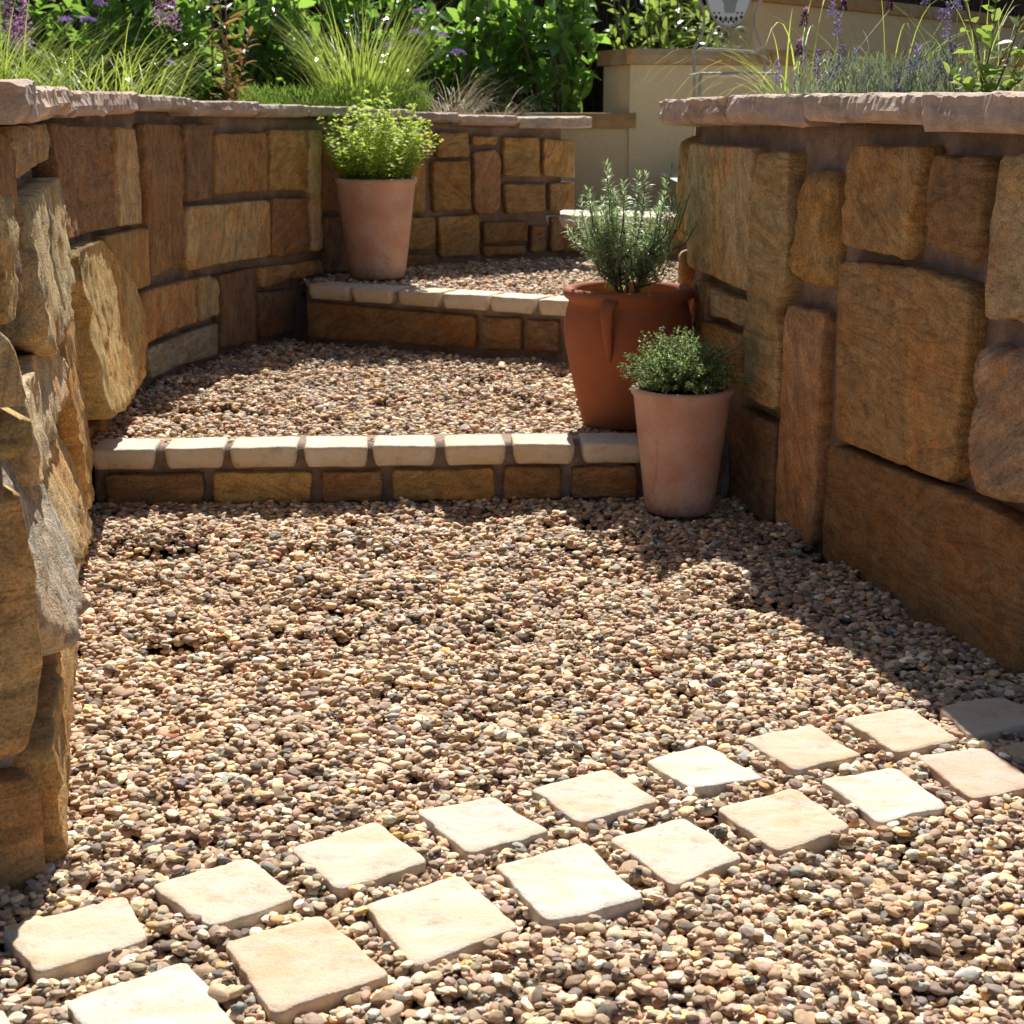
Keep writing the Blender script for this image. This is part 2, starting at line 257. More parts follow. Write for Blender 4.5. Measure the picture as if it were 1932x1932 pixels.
# ------------------------------------------------------------------ traced layout: (wall, id, tint, proud, roughness, bedding angle, outline (metres along the wall, height))
STONES=[
('L','a','P',0.050,0.012,0,((0.620,0.925),(1.600,0.925),(1.620,1.000),(0.600,1.010))),
('L','e','B',0.045,0.014,90,((0.160,0.865),(0.550,0.860),(0.550,1.005),(0.160,1.010))),
('L','d','Q',0.070,0.014,88,((0.580,0.670),(0.800,0.610),(1.100,0.600),(1.120,0.890),(0.620,0.890))),
('L','d2','Q',0.070,0.014,92,((1.150,0.600),(1.400,0.590),(1.700,0.640),(1.760,0.800),(1.660,0.885),(1.160,0.885))),
('L','b','B',0.045,0.018,5,((1.680,0.900),(1.830,0.730),(2.400,0.700),(3.000,0.672),(3.000,0.975),(1.720,1.000))),
('L','c','P',0.040,0.008,90,((3.020,0.672),(3.280,0.662),(3.270,0.965),(3.020,0.975))),
('L','h','D',0.050,0.014,60,((0.200,0.765),(0.500,0.765),(0.500,0.845),(0.220,0.845))),
('L','g2','P',0.060,0.014,90,((0.020,0.770),(0.160,0.760),(0.150,0.930),(0.020,0.940))),
('L','i','Z',0.080,0.013,60,((1.920,0.450),(1.980,0.270),(2.500,0.200),(2.870,0.210),(3.040,0.300),(3.100,0.400),(3.030,0.500),(2.850,0.590),(2.600,0.670),(1.860,0.700))),
('L','j','Y',0.070,0.014,90,((1.720,0.100),(1.900,0.080),(2.000,0.340),(1.900,0.600),(1.550,0.620),(1.500,0.450))),
('L','k','Q',0.060,0.014,80,((0.300,0.620),(0.300,0.490),(0.850,0.470),(1.280,0.450),(1.460,0.500),(1.250,0.570),(0.620,0.640))),
('L','n','P',0.055,0.014,70,((0.900,0.120),(1.550,0.050),(1.800,0.020),(1.750,0.200),(1.530,0.320),(1.300,0.410),(0.950,0.420))),
('L','o','G',0.060,0.022,60,((0.030,0.340),(0.200,0.250),(0.500,0.230),(0.640,0.340),(0.580,0.480),(0.320,0.570),(0.030,0.590))),
('L','o3','P',0.060,0.016,50,((0.680,0.300),(0.760,0.220),(1.100,0.200),(1.300,0.250),(1.260,0.350),(1.000,0.430),(0.720,0.450))),
('L','o2','O',0.070,0.014,20,((0.030,0.190),(0.250,0.190),(0.850,0.180),(0.850,-0.030),(0.030,-0.030))),
('L','n2','B',0.050,0.014,20,((0.900,0.100),(1.500,0.030),(1.680,-0.030),(0.880,-0.030))),
('L','u1','B',0.030,0.015,0,((1.950,0.240),(2.450,0.170),(2.440,0.000),(1.950,0.000))),
('L','u2','O',0.030,0.015,0,((2.480,0.170),(2.930,0.180),(2.940,0.020),(2.480,0.020))),
('L','S1','B',0.041,0.016,85,((3.379,0.978),(3.741,0.973),(3.749,0.907),(3.762,0.756),(3.733,0.493),(3.364,0.482),(3.358,0.662),(3.346,0.861))),
('L','S2','D',0.045,0.016,80,((3.776,0.973),(4.048,0.969),(4.019,0.698),(3.790,0.699),(3.784,0.846))),
('L','S3','O',0.043,0.008,90,((4.059,0.935),(4.476,0.930),(4.472,0.704),(4.044,0.713))),
('L','S4','O',0.043,0.014,15,((4.504,0.940),(4.781,0.936),(4.787,0.692),(4.487,0.703))),
('L','S5','P',0.043,0.008,90,((4.794,0.936),(4.883,0.934),(4.867,0.440),(4.793,0.442))),
('L','S6','P',0.044,0.006,70,((3.779,0.687),(4.484,0.672),(4.475,0.451),(3.756,0.462))),
('L','S7','B',0.041,0.012,20,((4.502,0.678),(4.778,0.663),(4.783,0.443),(4.493,0.443))),
('L','S8','O',0.043,0.008,75,((2.719,0.668),(3.345,0.649),(3.339,0.461),(3.082,0.462),(2.849,0.594))),
('L','S9','O',0.043,0.014,60,((3.225,0.451),(3.824,0.432),(3.817,0.275),(3.256,0.280))),
('L','S9b','P',0.044,0.008,90,((3.855,0.432),(3.974,0.431),(4.027,0.406),(4.037,0.359),(4.028,0.274),(3.846,0.270))),
('L','S10','D',0.046,0.008,88,((4.044,0.422),(4.343,0.423),(4.344,0.268),(4.326,0.131),(4.030,0.145),(4.051,0.269))),
('L','S11','K',0.044,0.016,10,((4.371,0.416),(4.869,0.403),(4.880,0.350),(4.386,0.336))),
('L','S12','D',0.044,0.008,30,((4.363,0.321),(4.670,0.307),(4.651,0.130),(4.371,0.139))),
('L','S13','G',0.040,0.008,0,((3.263,0.259),(4.018,0.247),(4.013,0.128),(3.286,0.155))),
('L','S14','B',0.046,0.008,80,((3.059,0.424),(3.205,0.415),(3.252,0.314),(3.226,0.201),(2.950,0.185),(3.038,0.299))),
('L','T1','B',0.042,0.008,-15,((4.905,0.920),(5.124,0.918),(5.107,0.587),(4.885,0.596))),
('L','T1b','D',0.045,0.008,59,((4.895,0.581),(5.089,0.570),(5.092,0.332),(4.896,0.342))),
('L','T1c','O',0.043,0.008,52,((5.146,0.918),(5.335,0.917),(5.332,0.751),(5.141,0.754))),
('L','T1d','B',0.045,0.008,42,((5.135,0.739),(5.321,0.733),(5.317,0.569),(5.129,0.579))),
('L','T1e','O',0.044,0.008,2,((5.117,0.564),(5.367,0.551),(5.362,0.334),(5.115,0.338))),
('L','T1f','O',0.042,0.008,22,((5.355,0.917),(5.555,0.914),(5.558,0.807),(5.353,0.811))),
('L','T2','O',0.044,0.008,90,((5.343,0.793),(5.516,0.796),(5.512,0.565),(5.337,0.568))),
('L','T3','O',0.046,0.008,20,((5.573,0.914),(5.738,0.912),(5.742,0.819),(5.728,0.800),(5.576,0.801))),
('L','T4','O',0.044,0.008,18,((5.757,0.893),(5.883,0.892),(5.883,0.853),(5.752,0.854))),
('L','T5','O',0.042,0.008,-20,((5.548,0.788),(5.745,0.790),(5.750,0.568),(5.550,0.563))),
('L','T6','K',0.044,0.008,66,((5.765,0.827),(5.874,0.835),(5.901,0.785),(5.896,0.563),(5.855,0.541),(5.773,0.551),(5.759,0.631))),
('L','T7','Y',0.041,0.008,5,((5.910,0.891),(6.098,0.886),(6.099,0.703),(5.910,0.714))),
('L','T8','Y',0.044,0.008,75,((6.112,0.882),(6.280,0.872),(6.279,0.699),(6.113,0.710))),
('L','T9','O',0.044,0.008,5,((5.910,0.682),(6.127,0.678),(6.127,0.549),(5.927,0.542))),
('L','T10','O',0.043,0.008,73,((6.149,0.681),(6.279,0.683),(6.276,0.553),(6.146,0.544))),
('L','T11','O',0.045,0.008,15,((5.382,0.555),(5.559,0.543),(5.562,0.417),(5.519,0.396),(5.384,0.403))),
('L','T12','O',0.041,0.008,30,((5.573,0.547),(5.791,0.547),(5.790,0.358),(5.584,0.361))),
('L','T13','B',0.045,0.008,59,((5.809,0.514),(6.036,0.511),(6.037,0.418),(5.809,0.410))),
('L','T14','B',0.043,0.008,35,((5.809,0.402),(6.028,0.402),(6.028,0.357),(5.808,0.358))),
('L','T15','B',0.041,0.008,19,((6.055,0.494),(6.132,0.484),(6.133,0.361),(6.055,0.360))),
('L','T16','B',0.042,0.008,62,((6.155,0.528),(6.276,0.524),(6.278,0.363),(6.156,0.364))),
('L','T17','B',0.045,0.008,13,((5.388,0.388),(5.566,0.378),(5.567,0.330),(5.382,0.333))),
('R','R1','P',0.045,0.012,70,((1.954,0.932),(1.396,0.933),(1.407,0.874),(1.413,0.675),(1.426,0.563),(1.962,0.576),(1.990,0.635),(1.999,0.860))),
('R','R2','P',0.055,0.009,5,((1.360,0.927),(1.162,0.930),(1.170,0.867),(1.162,0.653),(1.166,0.592),(1.203,0.567),(1.188,0.318),(1.197,0.285),(1.395,0.291),(1.407,0.515),(1.392,0.562),(1.397,0.857))),
('R','R3','Y',0.050,0.022,85,((1.078,0.902),(1.002,0.892),(0.982,0.834),(0.989,0.752),(0.986,0.615),(1.082,0.618),(1.156,0.628),(1.167,0.662),(1.150,0.804),(1.143,0.864))),
('R','R4','Y',0.055,0.016,45,((0.879,0.954),(0.525,0.960),(0.548,0.876),(0.561,0.803),(0.585,0.723),(0.903,0.725),(0.916,0.749),(0.899,0.926))),
('R','R5','B',0.050,0.009,0,((0.489,0.945),(0.272,0.947),(0.269,0.874),(0.273,0.806),(0.284,0.747),(0.491,0.758),(0.498,0.825),(0.502,0.921))),
('R','R7','O',0.040,0.009,3,((0.942,0.692),(0.546,0.711),(0.302,0.706),(0.303,0.580),(0.314,0.436),(0.311,0.328),(0.345,0.293),(0.928,0.267),(0.940,0.488),(0.946,0.612))),
('R','R8','K',0.035,0.009,70,((1.162,0.568),(1.006,0.561),(1.013,0.477),(1.010,0.370),(1.010,0.172),(1.013,-0.023),(1.193,-0.022),(1.191,0.180),(1.188,0.318),(1.182,0.521))),
('R','R9','P',0.035,0.009,0,((1.755,0.541),(1.420,0.538),(1.419,0.471),(1.748,0.462))),
('R','R10','O',0.035,0.009,0,((1.802,0.441),(1.417,0.449),(1.412,0.298),(1.762,0.268))),
('R','R11','D',0.035,0.009,10,((1.463,0.255),(1.205,0.257),(1.208,0.177),(1.214,-0.022),(1.629,-0.077),(1.684,-0.028),(1.562,0.202))),
('R','R13','B',0.045,0.010,-3,((0.955,0.255),(0.950,-0.030),(0.500,-0.040),(0.020,-0.040),(0.020,0.285),(0.150,0.290),(0.340,0.285))),
('R','R6','P',0.045,0.007,0,((0.225,0.955),(0.020,0.960),(0.010,0.640),(0.120,0.655),(0.235,0.640),(0.245,0.720),(0.240,0.840))),
('R','R14','V',0.070,0.020,-35,((0.225,0.600),(0.020,0.610),(0.010,0.330),(0.130,0.300),(0.210,0.305),(0.265,0.370),(0.265,0.460),(0.250,0.550))),
('R','R0','Y',0.050,0.020,85,((1.995,0.940),(2.020,0.870),(2.060,0.660),(2.140,0.620),(2.320,0.640),(2.340,0.900),(2.280,0.945))),
('R','R12','K',0.030,0.012,80,((1.780,0.555),(1.930,0.545),(1.960,0.400),(1.950,0.320),(1.820,0.330),(1.780,0.440))),
('R','Ra','O',0.040,0.010,10,((2.030,0.600),(2.050,0.400),(2.300,0.380),(2.320,0.600))),
('R','Rb','B',0.040,0.010,10,((1.990,0.360),(2.000,0.120),(2.350,0.120),(2.330,0.350))),
('R','Rc','O',0.040,0.010,10,((1.670,0.290),(1.930,0.290),(1.960,0.100),(1.680,0.100))),
('R','Rd','P',0.040,0.012,70,((2.360,0.930),(2.370,0.600),(2.750,0.580),(2.750,0.930))),
('R','Re','B',0.040,0.012,10,((2.370,0.570),(2.390,0.100),(2.700,0.100),(2.740,0.550))),
('R','Rf','O',0.040,0.012,10,((2.790,0.930),(2.780,0.400),(3.200,0.400),(3.200,0.930))),
('1','r','B',0.030,0.005,12,((0.028,0.079),(0.297,0.081),(0.293,-0.008),(0.027,-0.017))),
('1','r','Y',0.030,0.005,-18,((0.316,0.083),(0.584,0.081),(0.581,-0.003),(0.314,-0.007))),
('1','r','B',0.030,0.005,5,((0.606,0.081),(0.772,0.082),(0.771,-0.008),(0.603,-0.008))),
('1','r','Y',0.030,0.005,20,((0.795,0.082),(1.078,0.085),(1.077,-0.008),(0.794,-0.007))),
('1','r','B',0.030,0.005,0,((1.096,0.088),(1.258,0.085),(1.258,-0.006),(1.096,-0.007))),
('1','r','B',0.030,0.005,10,((1.281,0.085),(1.468,0.086),(1.470,-0.007),(1.282,-0.007))),
('1','r','B',0.030,0.005,5,((1.490,0.090),(1.700,0.090),(1.700,-0.020),(1.490,-0.020))),
('2','r','B',0.030,0.006,30,((0.012,0.274),(0.796,0.263),(0.796,0.144),(0.013,0.127))),
('2','r','B',0.030,0.006,0,((0.812,0.264),(0.986,0.270),(0.986,0.147),(0.811,0.141))),
('2','r','D',0.030,0.006,0,((1.000,0.267),(1.141,0.270),(1.142,0.149),(1.000,0.145))),
('2','r','B',0.030,0.006,0,((1.250,0.260),(1.600,0.260),(1.600,0.080),(1.250,0.080))),
]
TILES=[
((-0.838,1.773),(-0.700,1.863),(-0.626,1.755),(-0.756,1.662)),
((-0.661,1.891),(-0.522,1.985),(-0.463,1.863),(-0.582,1.782)),
((-0.494,2.012),(-0.372,2.099),(-0.287,1.970),(-0.391,1.891)),
((-0.316,2.125),(-0.203,2.214),(-0.115,2.082),(-0.238,2.000)),
((-0.144,2.245),(-0.029,2.299),(0.057,2.181),(-0.061,2.104)),
((0.031,2.337),(0.156,2.409),(0.226,2.283),(0.101,2.203)),
((0.212,2.433),(0.321,2.509),(0.397,2.363),(0.279,2.327)),
((0.384,2.534),(0.512,2.594),(0.573,2.459),(0.452,2.399)),
((0.573,2.628),(0.700,2.679),(0.750,2.527),(0.628,2.466)),
((0.753,2.687),(0.877,2.739),(0.941,2.631),(0.772,2.541)),
((-0.691,1.603),(-0.603,1.701),(-0.512,1.567),(-0.602,1.482)),
((-0.531,1.719),(-0.406,1.811),(-0.312,1.656),(-0.439,1.577)),
((-0.367,1.854),(-0.249,1.926),(-0.150,1.777),(-0.279,1.684)),
((-0.198,1.958),(-0.074,2.039),(0.010,1.895),(-0.119,1.798)),
((-0.025,2.066),(0.106,2.143),(0.177,1.970),(0.047,1.902)),
((0.140,2.155),(0.256,2.227),(0.327,2.095),(0.220,2.012)),
((0.307,2.255),(0.440,2.329),(0.500,2.190),(0.380,2.109)),
((0.488,2.367),(0.616,2.416),(0.662,2.264),(0.545,2.208)),
((0.659,2.459),(0.784,2.497),(0.827,2.343),(0.703,2.283)),
((0.809,2.499),(0.930,2.555),(0.974,2.416),(0.852,2.357)),
]
VERBENA = [((-1.815, 7.0, 0.95), [(-1.7052, 7.0, 1.4247, 0.03), (-1.8505, 7.0, 1.3615, 0.03), (-1.7591, 7.0, 1.3615, 0.03)], 'verbena with three flat purple heads among the arching grass'), ((-1.4602, 6.9, 0.95), [(-1.4032, 6.9, 1.1885, 0.02), (-1.5634, 6.9, 1.0991, 0.02), (-1.8144, 6.9, 1.1037, 0.02)], 'low verbena with small purple heads close above the curved coping'), ((-0.3283, 8.2, 0.93), [(-0.4502, 8.2, 1.4539, 0.036), (-0.4671, 8.2, 1.3574, 0.036), (-0.3438, 8.2, 1.3425, 0.036), (-0.5919, 8.2, 1.2862, 0.036), (-0.2668, 8.2, 1.2637, 0.036)], 'tall verbena with five purple heads beside the feather grass')]
SALVIA = [((-2.1528, 7.2, 0.95), [(-2.1463, 7.2, 1.5156, 0.2, 0.05), (-2.0857, 7.2, 1.4834, 0.2, 0.045), (-2.1213, 7.2, 1.3712, 0.12, 0.04)], 'pink flowering salvia at the far end of the bed beside the arching grass'), ((-1.7376, 8.4, 0.95), [(-1.7495, 8.4, 1.5682, 0.16, 0.05), (-1.691, 8.4, 1.5807, 0.19, 0.045)], 'pink flowering salvia standing in front of the hedge near the bronze leaved plant')]
BRONZE = ((-1.1496, 6.75, 0.96), [(-1.1649, 6.75, 1.426), (-1.0539, 6.75, 1.2941), (-1.1575, 6.85, 1.5032)])
LAVENDER = [((0.7659, 4.6, 1.0), [((0.7301, 4.6074, 1.1617), 0.0701), ((0.7822, 4.588, 1.121), 0.0495), ((0.8001, 4.6135, 1.1943), 0.0577)], 'lavender plant with short mauve spikes at the open end of the block wall'), ((0.7774, 4.3, 1.0), [((0.7406, 4.2636, 1.2625), 0.0347), ((0.728, 4.2616, 1.1851), 0.0289), ((0.8187, 4.3296, 1.1549), 0.0212), ((0.7899, 4.3303, 1.1747), 0.0347), ((0.959, 4.308, 1.2964), 0.027), ((0.8514, 4.3505, 1.2935), 0.0231)], 'french type lavender with dark heads and pink crests'), ((0.8594, 4.2, 1.0), [((0.7877, 4.1647, 1.2951), 0.0489), ((0.8188, 4.2421, 1.2614), 0.0565), ((0.8175, 4.1603, 1.1819), 0.0602), ((0.8735, 4.2557, 1.1743), 0.0452), ((0.8092, 4.2148, 1.1276), 0.0339), ((0.784, 4.2128, 1.1135), 0.0301), ((0.8917, 4.2565, 1.1106), 0.0339), ((0.9041, 4.2344, 1.135), 0.0301), ((0.8196, 4.2348, 1.1421), 0.0339), ((0.7524, 4.1465, 1.1401), 0.0339), ((0.9174, 4.1843, 1.0921), 0.0226)], 'full lavender plant with mauve spikes over the middle of the coping'), ((0.9811, 4.15, 1.0), [((0.97, 4.1002, 1.1494), 0.0595), ((0.9943, 4.1132, 1.1804), 0.067), ((0.9473, 4.1157, 1.1155), 0.0409), ((0.9454, 4.193, 1.0816), 0.0149), ((1.039, 4.1052, 1.1427), 0.0484), ((1.0352, 4.1256, 1.1156), 0.0409), ((0.9568, 4.1491, 1.0847), 0.0186), ((1.0284, 4.1919, 1.1446), 0.0335)], 'lavender plant with mauve spikes leaning beside the lime leaved shrub'), ((1.0668, 4.05, 1.0), [((1.0602, 4.1058, 1.2782), 0.0871), ((1.0673, 4.075, 1.1826), 0.0617), ((1.0556, 4.0156, 1.1239), 0.0327), ((1.1086, 4.0554, 1.1179), 0.0399), ((1.0376, 4.0747, 1.2598), 0.0218), ((0.9798, 3.9962, 1.2851), 0.0182), ((1.0704, 4.0716, 1.2796), 0.0218), ((1.0404, 4.0342, 1.1377), 0.029)], 'tall lavender plant with dense violet spikes next to the lime leaved shrub stem')]
LIME_TIPS = [(1.0082, 3.85, 1.3161), (1.0865, 3.8, 1.2787), (1.1294, 3.75, 1.2195), (1.119, 3.8, 1.1644), (1.1976, 3.8, 1.3014), (1.2249, 3.8, 1.1874), (1.0416, 3.75, 1.1287), (0.978, 3.75, 1.1059), (1.1406, 3.7, 1.1051)]
LIME_BASE = (1.0794, 3.8, 1.0)
GRASS_R = [(0.8314, 4.9, 1.0), (1.0474, 4.75, 1.0), (1.264, 4.5, 1.0)]
STALKS = [((-0.0275, 3.8605, 0.02), (-0.005, 3.6668, 0.02), 'dry grass stalk lying on the gravel in front of the first step'), ((0.0242, 3.7517, 0.02), (0.0025, 3.6122, 0.02), 'short dry stalk crossing beside a longer one on the gravel'), ((0.4372, 3.3683, 0.02), (0.3854, 3.1638, 0.02), 'pale dry stalk lying near the shadow of the block wall')]

TINT = {'P': (.58, .425, .215), 'O': (.48, .295, .12), 'B': (.35, .205, .095), 'D': (.28, .175, .095), 'G': (.48, .41, .30),
        'Q': (.62, .48, .27), 'Z': (.58, .41, .18), 'K': (.50, .29, .14), 'Y': (.53, .345, .14), 'V': (.42, .285, .17)}  # Q and Z are brightened: sunlight painted into the near-left stones' colour
TILT = {'o': .34, 'o3': .3, 'd': .08, 'd2': .08, 'i': .13, 'k': .1, 'n': .14, 'j': .04}
def catmull(P, n=24):
    P = np.array(P, float); P = np.vstack([2*P[0]-P[1], P, 2*P[-1]-P[-2]]); out = []
    for i in range(1, len(P) - 2):
        p0, p1, p2, p3 = P[i-1:i+3]
        for t in np.linspace(0, 1, n, endpoint=False):
            out.append(.5*((2*p1)+(-p0+p2)*t+(2*p0-5*p1+4*p2-p3)*t*t+(-p0+3*p1-3*p2+p3)*t**3))
    out.append(P[-2]); return np.array(out)
class Curve:
    def __init__(s, P, sgn, smooth=True):
        s.c = catmull(P) if smooth else np.array(P, float)
        s.s = np.concatenate([[0], np.cumsum(np.linalg.norm(np.diff(s.c, axis=0), axis=1))]); s.sgn = sgn; s.len = s.s[-1]
    def raw(s, q):
        i = int(np.clip(np.searchsorted(s.s, q) - 1, 0, len(s.s) - 2)); k = (q - s.s[i]) / (s.s[i+1] - s.s[i])
        return s.c[i] + (s.c[i+1] - s.c[i]) * k
    def tan(s, q):
        d = s.raw(q + .03) - s.raw(q - .03); return d / np.linalg.norm(d)
    def at(s, q, o=0.0):
        t = s.tan(q); n = np.array([t[1], -t[0]]) * s.sgn; return s.raw(q) + n * o, t, n
LW = Curve([(-.62,2.05),(-.79,2.75),(-.96,3.5),(-1.10,4.2),(-1.18,4.8),(-1.18,5.4),(-1.09,6.0),(-.86,6.65),(-.58,7.1),(-.2,7.4),(.3,7.65)], 1)
RW = Curve([(.955,2.86),(.845,3.336),(.752,3.786),(.652,4.05),(.555,4.5),(.50,4.85),(.55,5.15),(.75,5.45),(1.1,5.75),(1.7,6.0)], -1)
LE = Curve([(-1.45,1.53),(-1.1,1.745),(-.62,2.05)], 1, False)
RE = Curve([(.955,2.86),(1.25,2.83),(1.75,2.80)], 1, False)
ST1 = Curve([(-1.12,4.208),(.62,4.315)], 1, False)
ST2 = Curve([(-.83,6.44),(.19,5.88),(.80,5.545)], 1, False)
ST3 = Curve([(.12,7.66),(.75,7.50),(1.7,7.28)], 1, False)
CURVES = {'L': LW, 'R': RW, '1': ST1, '2': ST2}
def lmort(q): return -.075 + .033 * min(1, max(0, (q - 1.9) / .8))     # mortar face set back from the stone faces

def outline(poly, M, rad, jit, seed, shrink=.003):
    P = [np.array(p, float) for p in poly]; n = len(P); Q = []
    for i in range(n):
        a, b, c = P[i-1], P[i], P[(i+1) % n]; la = np.linalg.norm(a-b); lc = np.linalg.norm(c-b)
        ra = min(rad, .38*la); rc = min(rad, .38*lc); p = b + (a-b)/max(la,1e-6)*ra; q = b + (c-b)/max(lc,1e-6)*rc
        for t in (0, .25, .5, .75, 1): Q.append((1-t)**2*p + 2*t*(1-t)*b + t*t*q)
    Q = np.array(Q + [Q[0]]); s = np.concatenate([[0], np.cumsum(np.linalg.norm(np.diff(Q, axis=0), axis=1))])
    t = np.linspace(0, s[-1], M, endpoint=False); out = np.stack([np.interp(t, s, Q[:,0]), np.interp(t, s, Q[:,1])], 1)
    c = out.mean(0)
    for i in range(M):
        d = out[i] - c; l = np.linalg.norm(d)
        k = mn.noise((out[i][0]*22 + seed, out[i][1]*22, seed*1.7)) * jit + mn.noise((out[i][0]*70 + seed, out[i][1]*70, seed)) * jit * .5
        out[i] += d / max(l, 1e-6) * (k - shrink)
    return out
def ringmesh(name, poly, prof, inner, M, rad, jit, disp, seed, place, grid=None):
    """outline rings (inset, depth), then the face: rings towards the middle, or (grid) an even triangulation; disp(u, w) adds relief; place maps (u, depth, w) to local"""
    o = outline(poly, M, rad, jit, seed); c = o.mean(0); r = np.linalg.norm(o - c, axis=1); V = []; F = []
    rings = [(1 - np.minimum(ins / r, .9), d, wgt) for ins, d, wgt in prof]
    last, dl, _ = rings[-1]
    if not grid:
        for t in inner: rings.append((last * t, dl, 1.0))
    for fac, d, wgt in rings:
        for i in range(M):
            p = c + (o[i] - c) * fac[i]; V.append(place(p[0], d + (disp(p[0], p[1]) * wgt if wgt else 0), p[1]))
    k = len(rings)
    for i in range(k - 1):
        for j in range(M): F.append((i*M+j, i*M+(j+1) % M, (i+1)*M+(j+1) % M, (i+1)*M+j))
    F.append(tuple(range(M))[::-1])
    if not grid:
        V.append(place(c[0], dl + disp(c[0], c[1]), c[1]))
        for j in range(M): F.append(((k-1)*M+j, (k-1)*M+(j+1) % M, k*M))
        return V, F
    edge = c + (o - c) * last[:, None]; core = c + (edge - c) * (1 - .6 * grid / np.maximum(np.linalg.norm(edge - c, axis=1), 1e-4))[:, None]
    g = np.random.default_rng(int(seed * 10)); lo, hi = edge.min(0), edge.max(0)
    X, Y = np.meshgrid(np.arange(lo[0], hi[0], grid), np.arange(lo[1], hi[1], grid)); X = X + (np.arange(X.shape[0]) % 2)[:, None] * grid / 2
    Q = np.stack([X.ravel(), Y.ravel()], 1) + g.uniform(-.22, .22, (X.size, 2)) * grid
    j = len(core) - 1; ins = np.zeros(len(Q), bool)
    for i in range(len(core)):
        (xi, yi), (xj, yj) = core[i], core[j]; ins ^= ((yi > Q[:,1]) != (yj > Q[:,1])) & (Q[:,0] < (xj - xi) * (Q[:,1] - yi) / (yj - yi + 1e-12) + xi); j = i
    Q = Q[ins]; co = [Vector(p) for p in edge] + [Vector(p) for p in Q]
    v2, _, f2, ov, _, _ = delaunay_2d_cdt(co, [(i, (i + 1) % M) for i in range(M)], [], 1, 1e-7)
    idx = []
    for p, src in zip(v2, ov):
        e = [i for i in src if i < M]
        if e: idx.append((k-1)*M + e[0])
        else: idx.append(len(V)); V.append(place(p.x, dl + disp(p.x, p.y), p.y))
    ar = sum(edge[i][0]*edge[(i+1) % M][1] - edge[(i+1) % M][0]*edge[i][1] for i in range(M))
    for f in f2:
        t = tuple(idx[i] for i in f); a_, b_, d_ = (v2[i] for i in f[:3]); cc = (b_ - a_).x*(d_ - a_).y - (b_ - a_).y*(d_ - a_).x
        if len(set(t)) >= 3: F.append(t if cc * ar > 0 else tuple(reversed(t)))
    return V, F
SEED = [0]
def wall_stone(cv, poly, tint, prot, rough, ang, parent, name='stone', mort=-.03, back=.05, tilt=0):
    SEED[0] += 1; seed = SEED[0] * 7.31
    area = 0
    P = np.array(poly); x, y = P[:,0], P[:,1]; area = .5*np.sum(x*np.roll(y,-1)-np.roll(x,-1)*y)
    if area < 0: P = P[::-1]
    s0 = (P[:,0].min() + P[:,0].max()) / 2; z0 = (P[:,1].min() + P[:,1].max()) / 2
    q, t, n = cv.at(s0); B = Matrix(((t[0], n[0], 0, q[0]), (t[1], n[1], 0, q[1]), (0, 0, 1, z0), (0, 0, 0, 1)))
    if B.to_3x3().determinant() < 0: flip = True
    else: flip = False
    Bi = B.inverted(); ca, sa = math.cos(R(ang)), math.sin(R(ang))
    size = max(np.ptp(P[:,0]), np.ptp(P[:,1])); big = rough >= .02
    M = 110 if (big or (rough > .012 and size > .4)) else (56 if size > .3 else 44)
    face = mort + prot
    def disp(u, w):
        a = (u*ca + w*sa); b = (-u*sa + w*ca)
        h = mn.fractal((a*5 + seed, b*13, seed), .9, 2.1, 5) * .55
        h += mn.fractal((u*20 + seed, w*20, seed*2), .7, 2.0, 4) * .45
        h += (abs(mn.fractal((a*10 + seed, b*34, seed*1.3), .7, 2.1, 4)) - .3) * .6      # bedding ledges
        if big: h = h * .6 + mn.fractal((a*2.5 + seed, b*14, seed), .8, 2.1, 4) * .75 + mn.fractal((u*34 + seed, w*34, seed*3), .6, 2.0, 4) * .35
        return h * rough - tilt * (w - z0)
    def place(u, d, ww):
        p, _, _ = cv.at(u, d); return Bi @ Vector((p[0], p[1], ww))
    bev = .012 if not big else .03
    prof = [(0, mort - back, 0), (0, mort + prot*.35, .15), (bev*.22, mort + prot*.75, .5), (bev*.55, face - prot*.08, .8), (bev, face, 1)] if big else [(0, mort - back, 0), (0, face - .012, .3), (.0012, face - .005, .7), (.004, face - .0015, .9), (.009, face, 1)]
    inner = (.94, .87, .79, .7, .6, .5, .4, .3, .2, .1) if (big or (rough > .012 and size > .4)) else (.88, .74, .6, .45, .3, .15) if (size > .25) else (.8, .55, .3)
    V, F = ringmesh(name, [tuple(p) for p in P], prof, inner, M, (.009 if not big else .04), (.0045 if not big else .010), disp, seed, place, grid=max(.011, min(.02, size / 26)))
    # winding: outline is counter-clockwise in (s, z); flip so that faces look outwards
    if flip: pass
    else: F = [tuple(reversed(f)) for f in F]
    me = mesh(name, V, F); o = link(name, me, SAND, parent, B)
    g = random.Random(SEED[0]); k = .88 + .26 * g.random(); c = TINT[tint]
    o.color = (c[0]*k*(1+.06*(g.random()-.5)), c[1]*k, c[2]*k*(1+.16*(g.random()-.5)), (ang % 180) / 180)
    return o
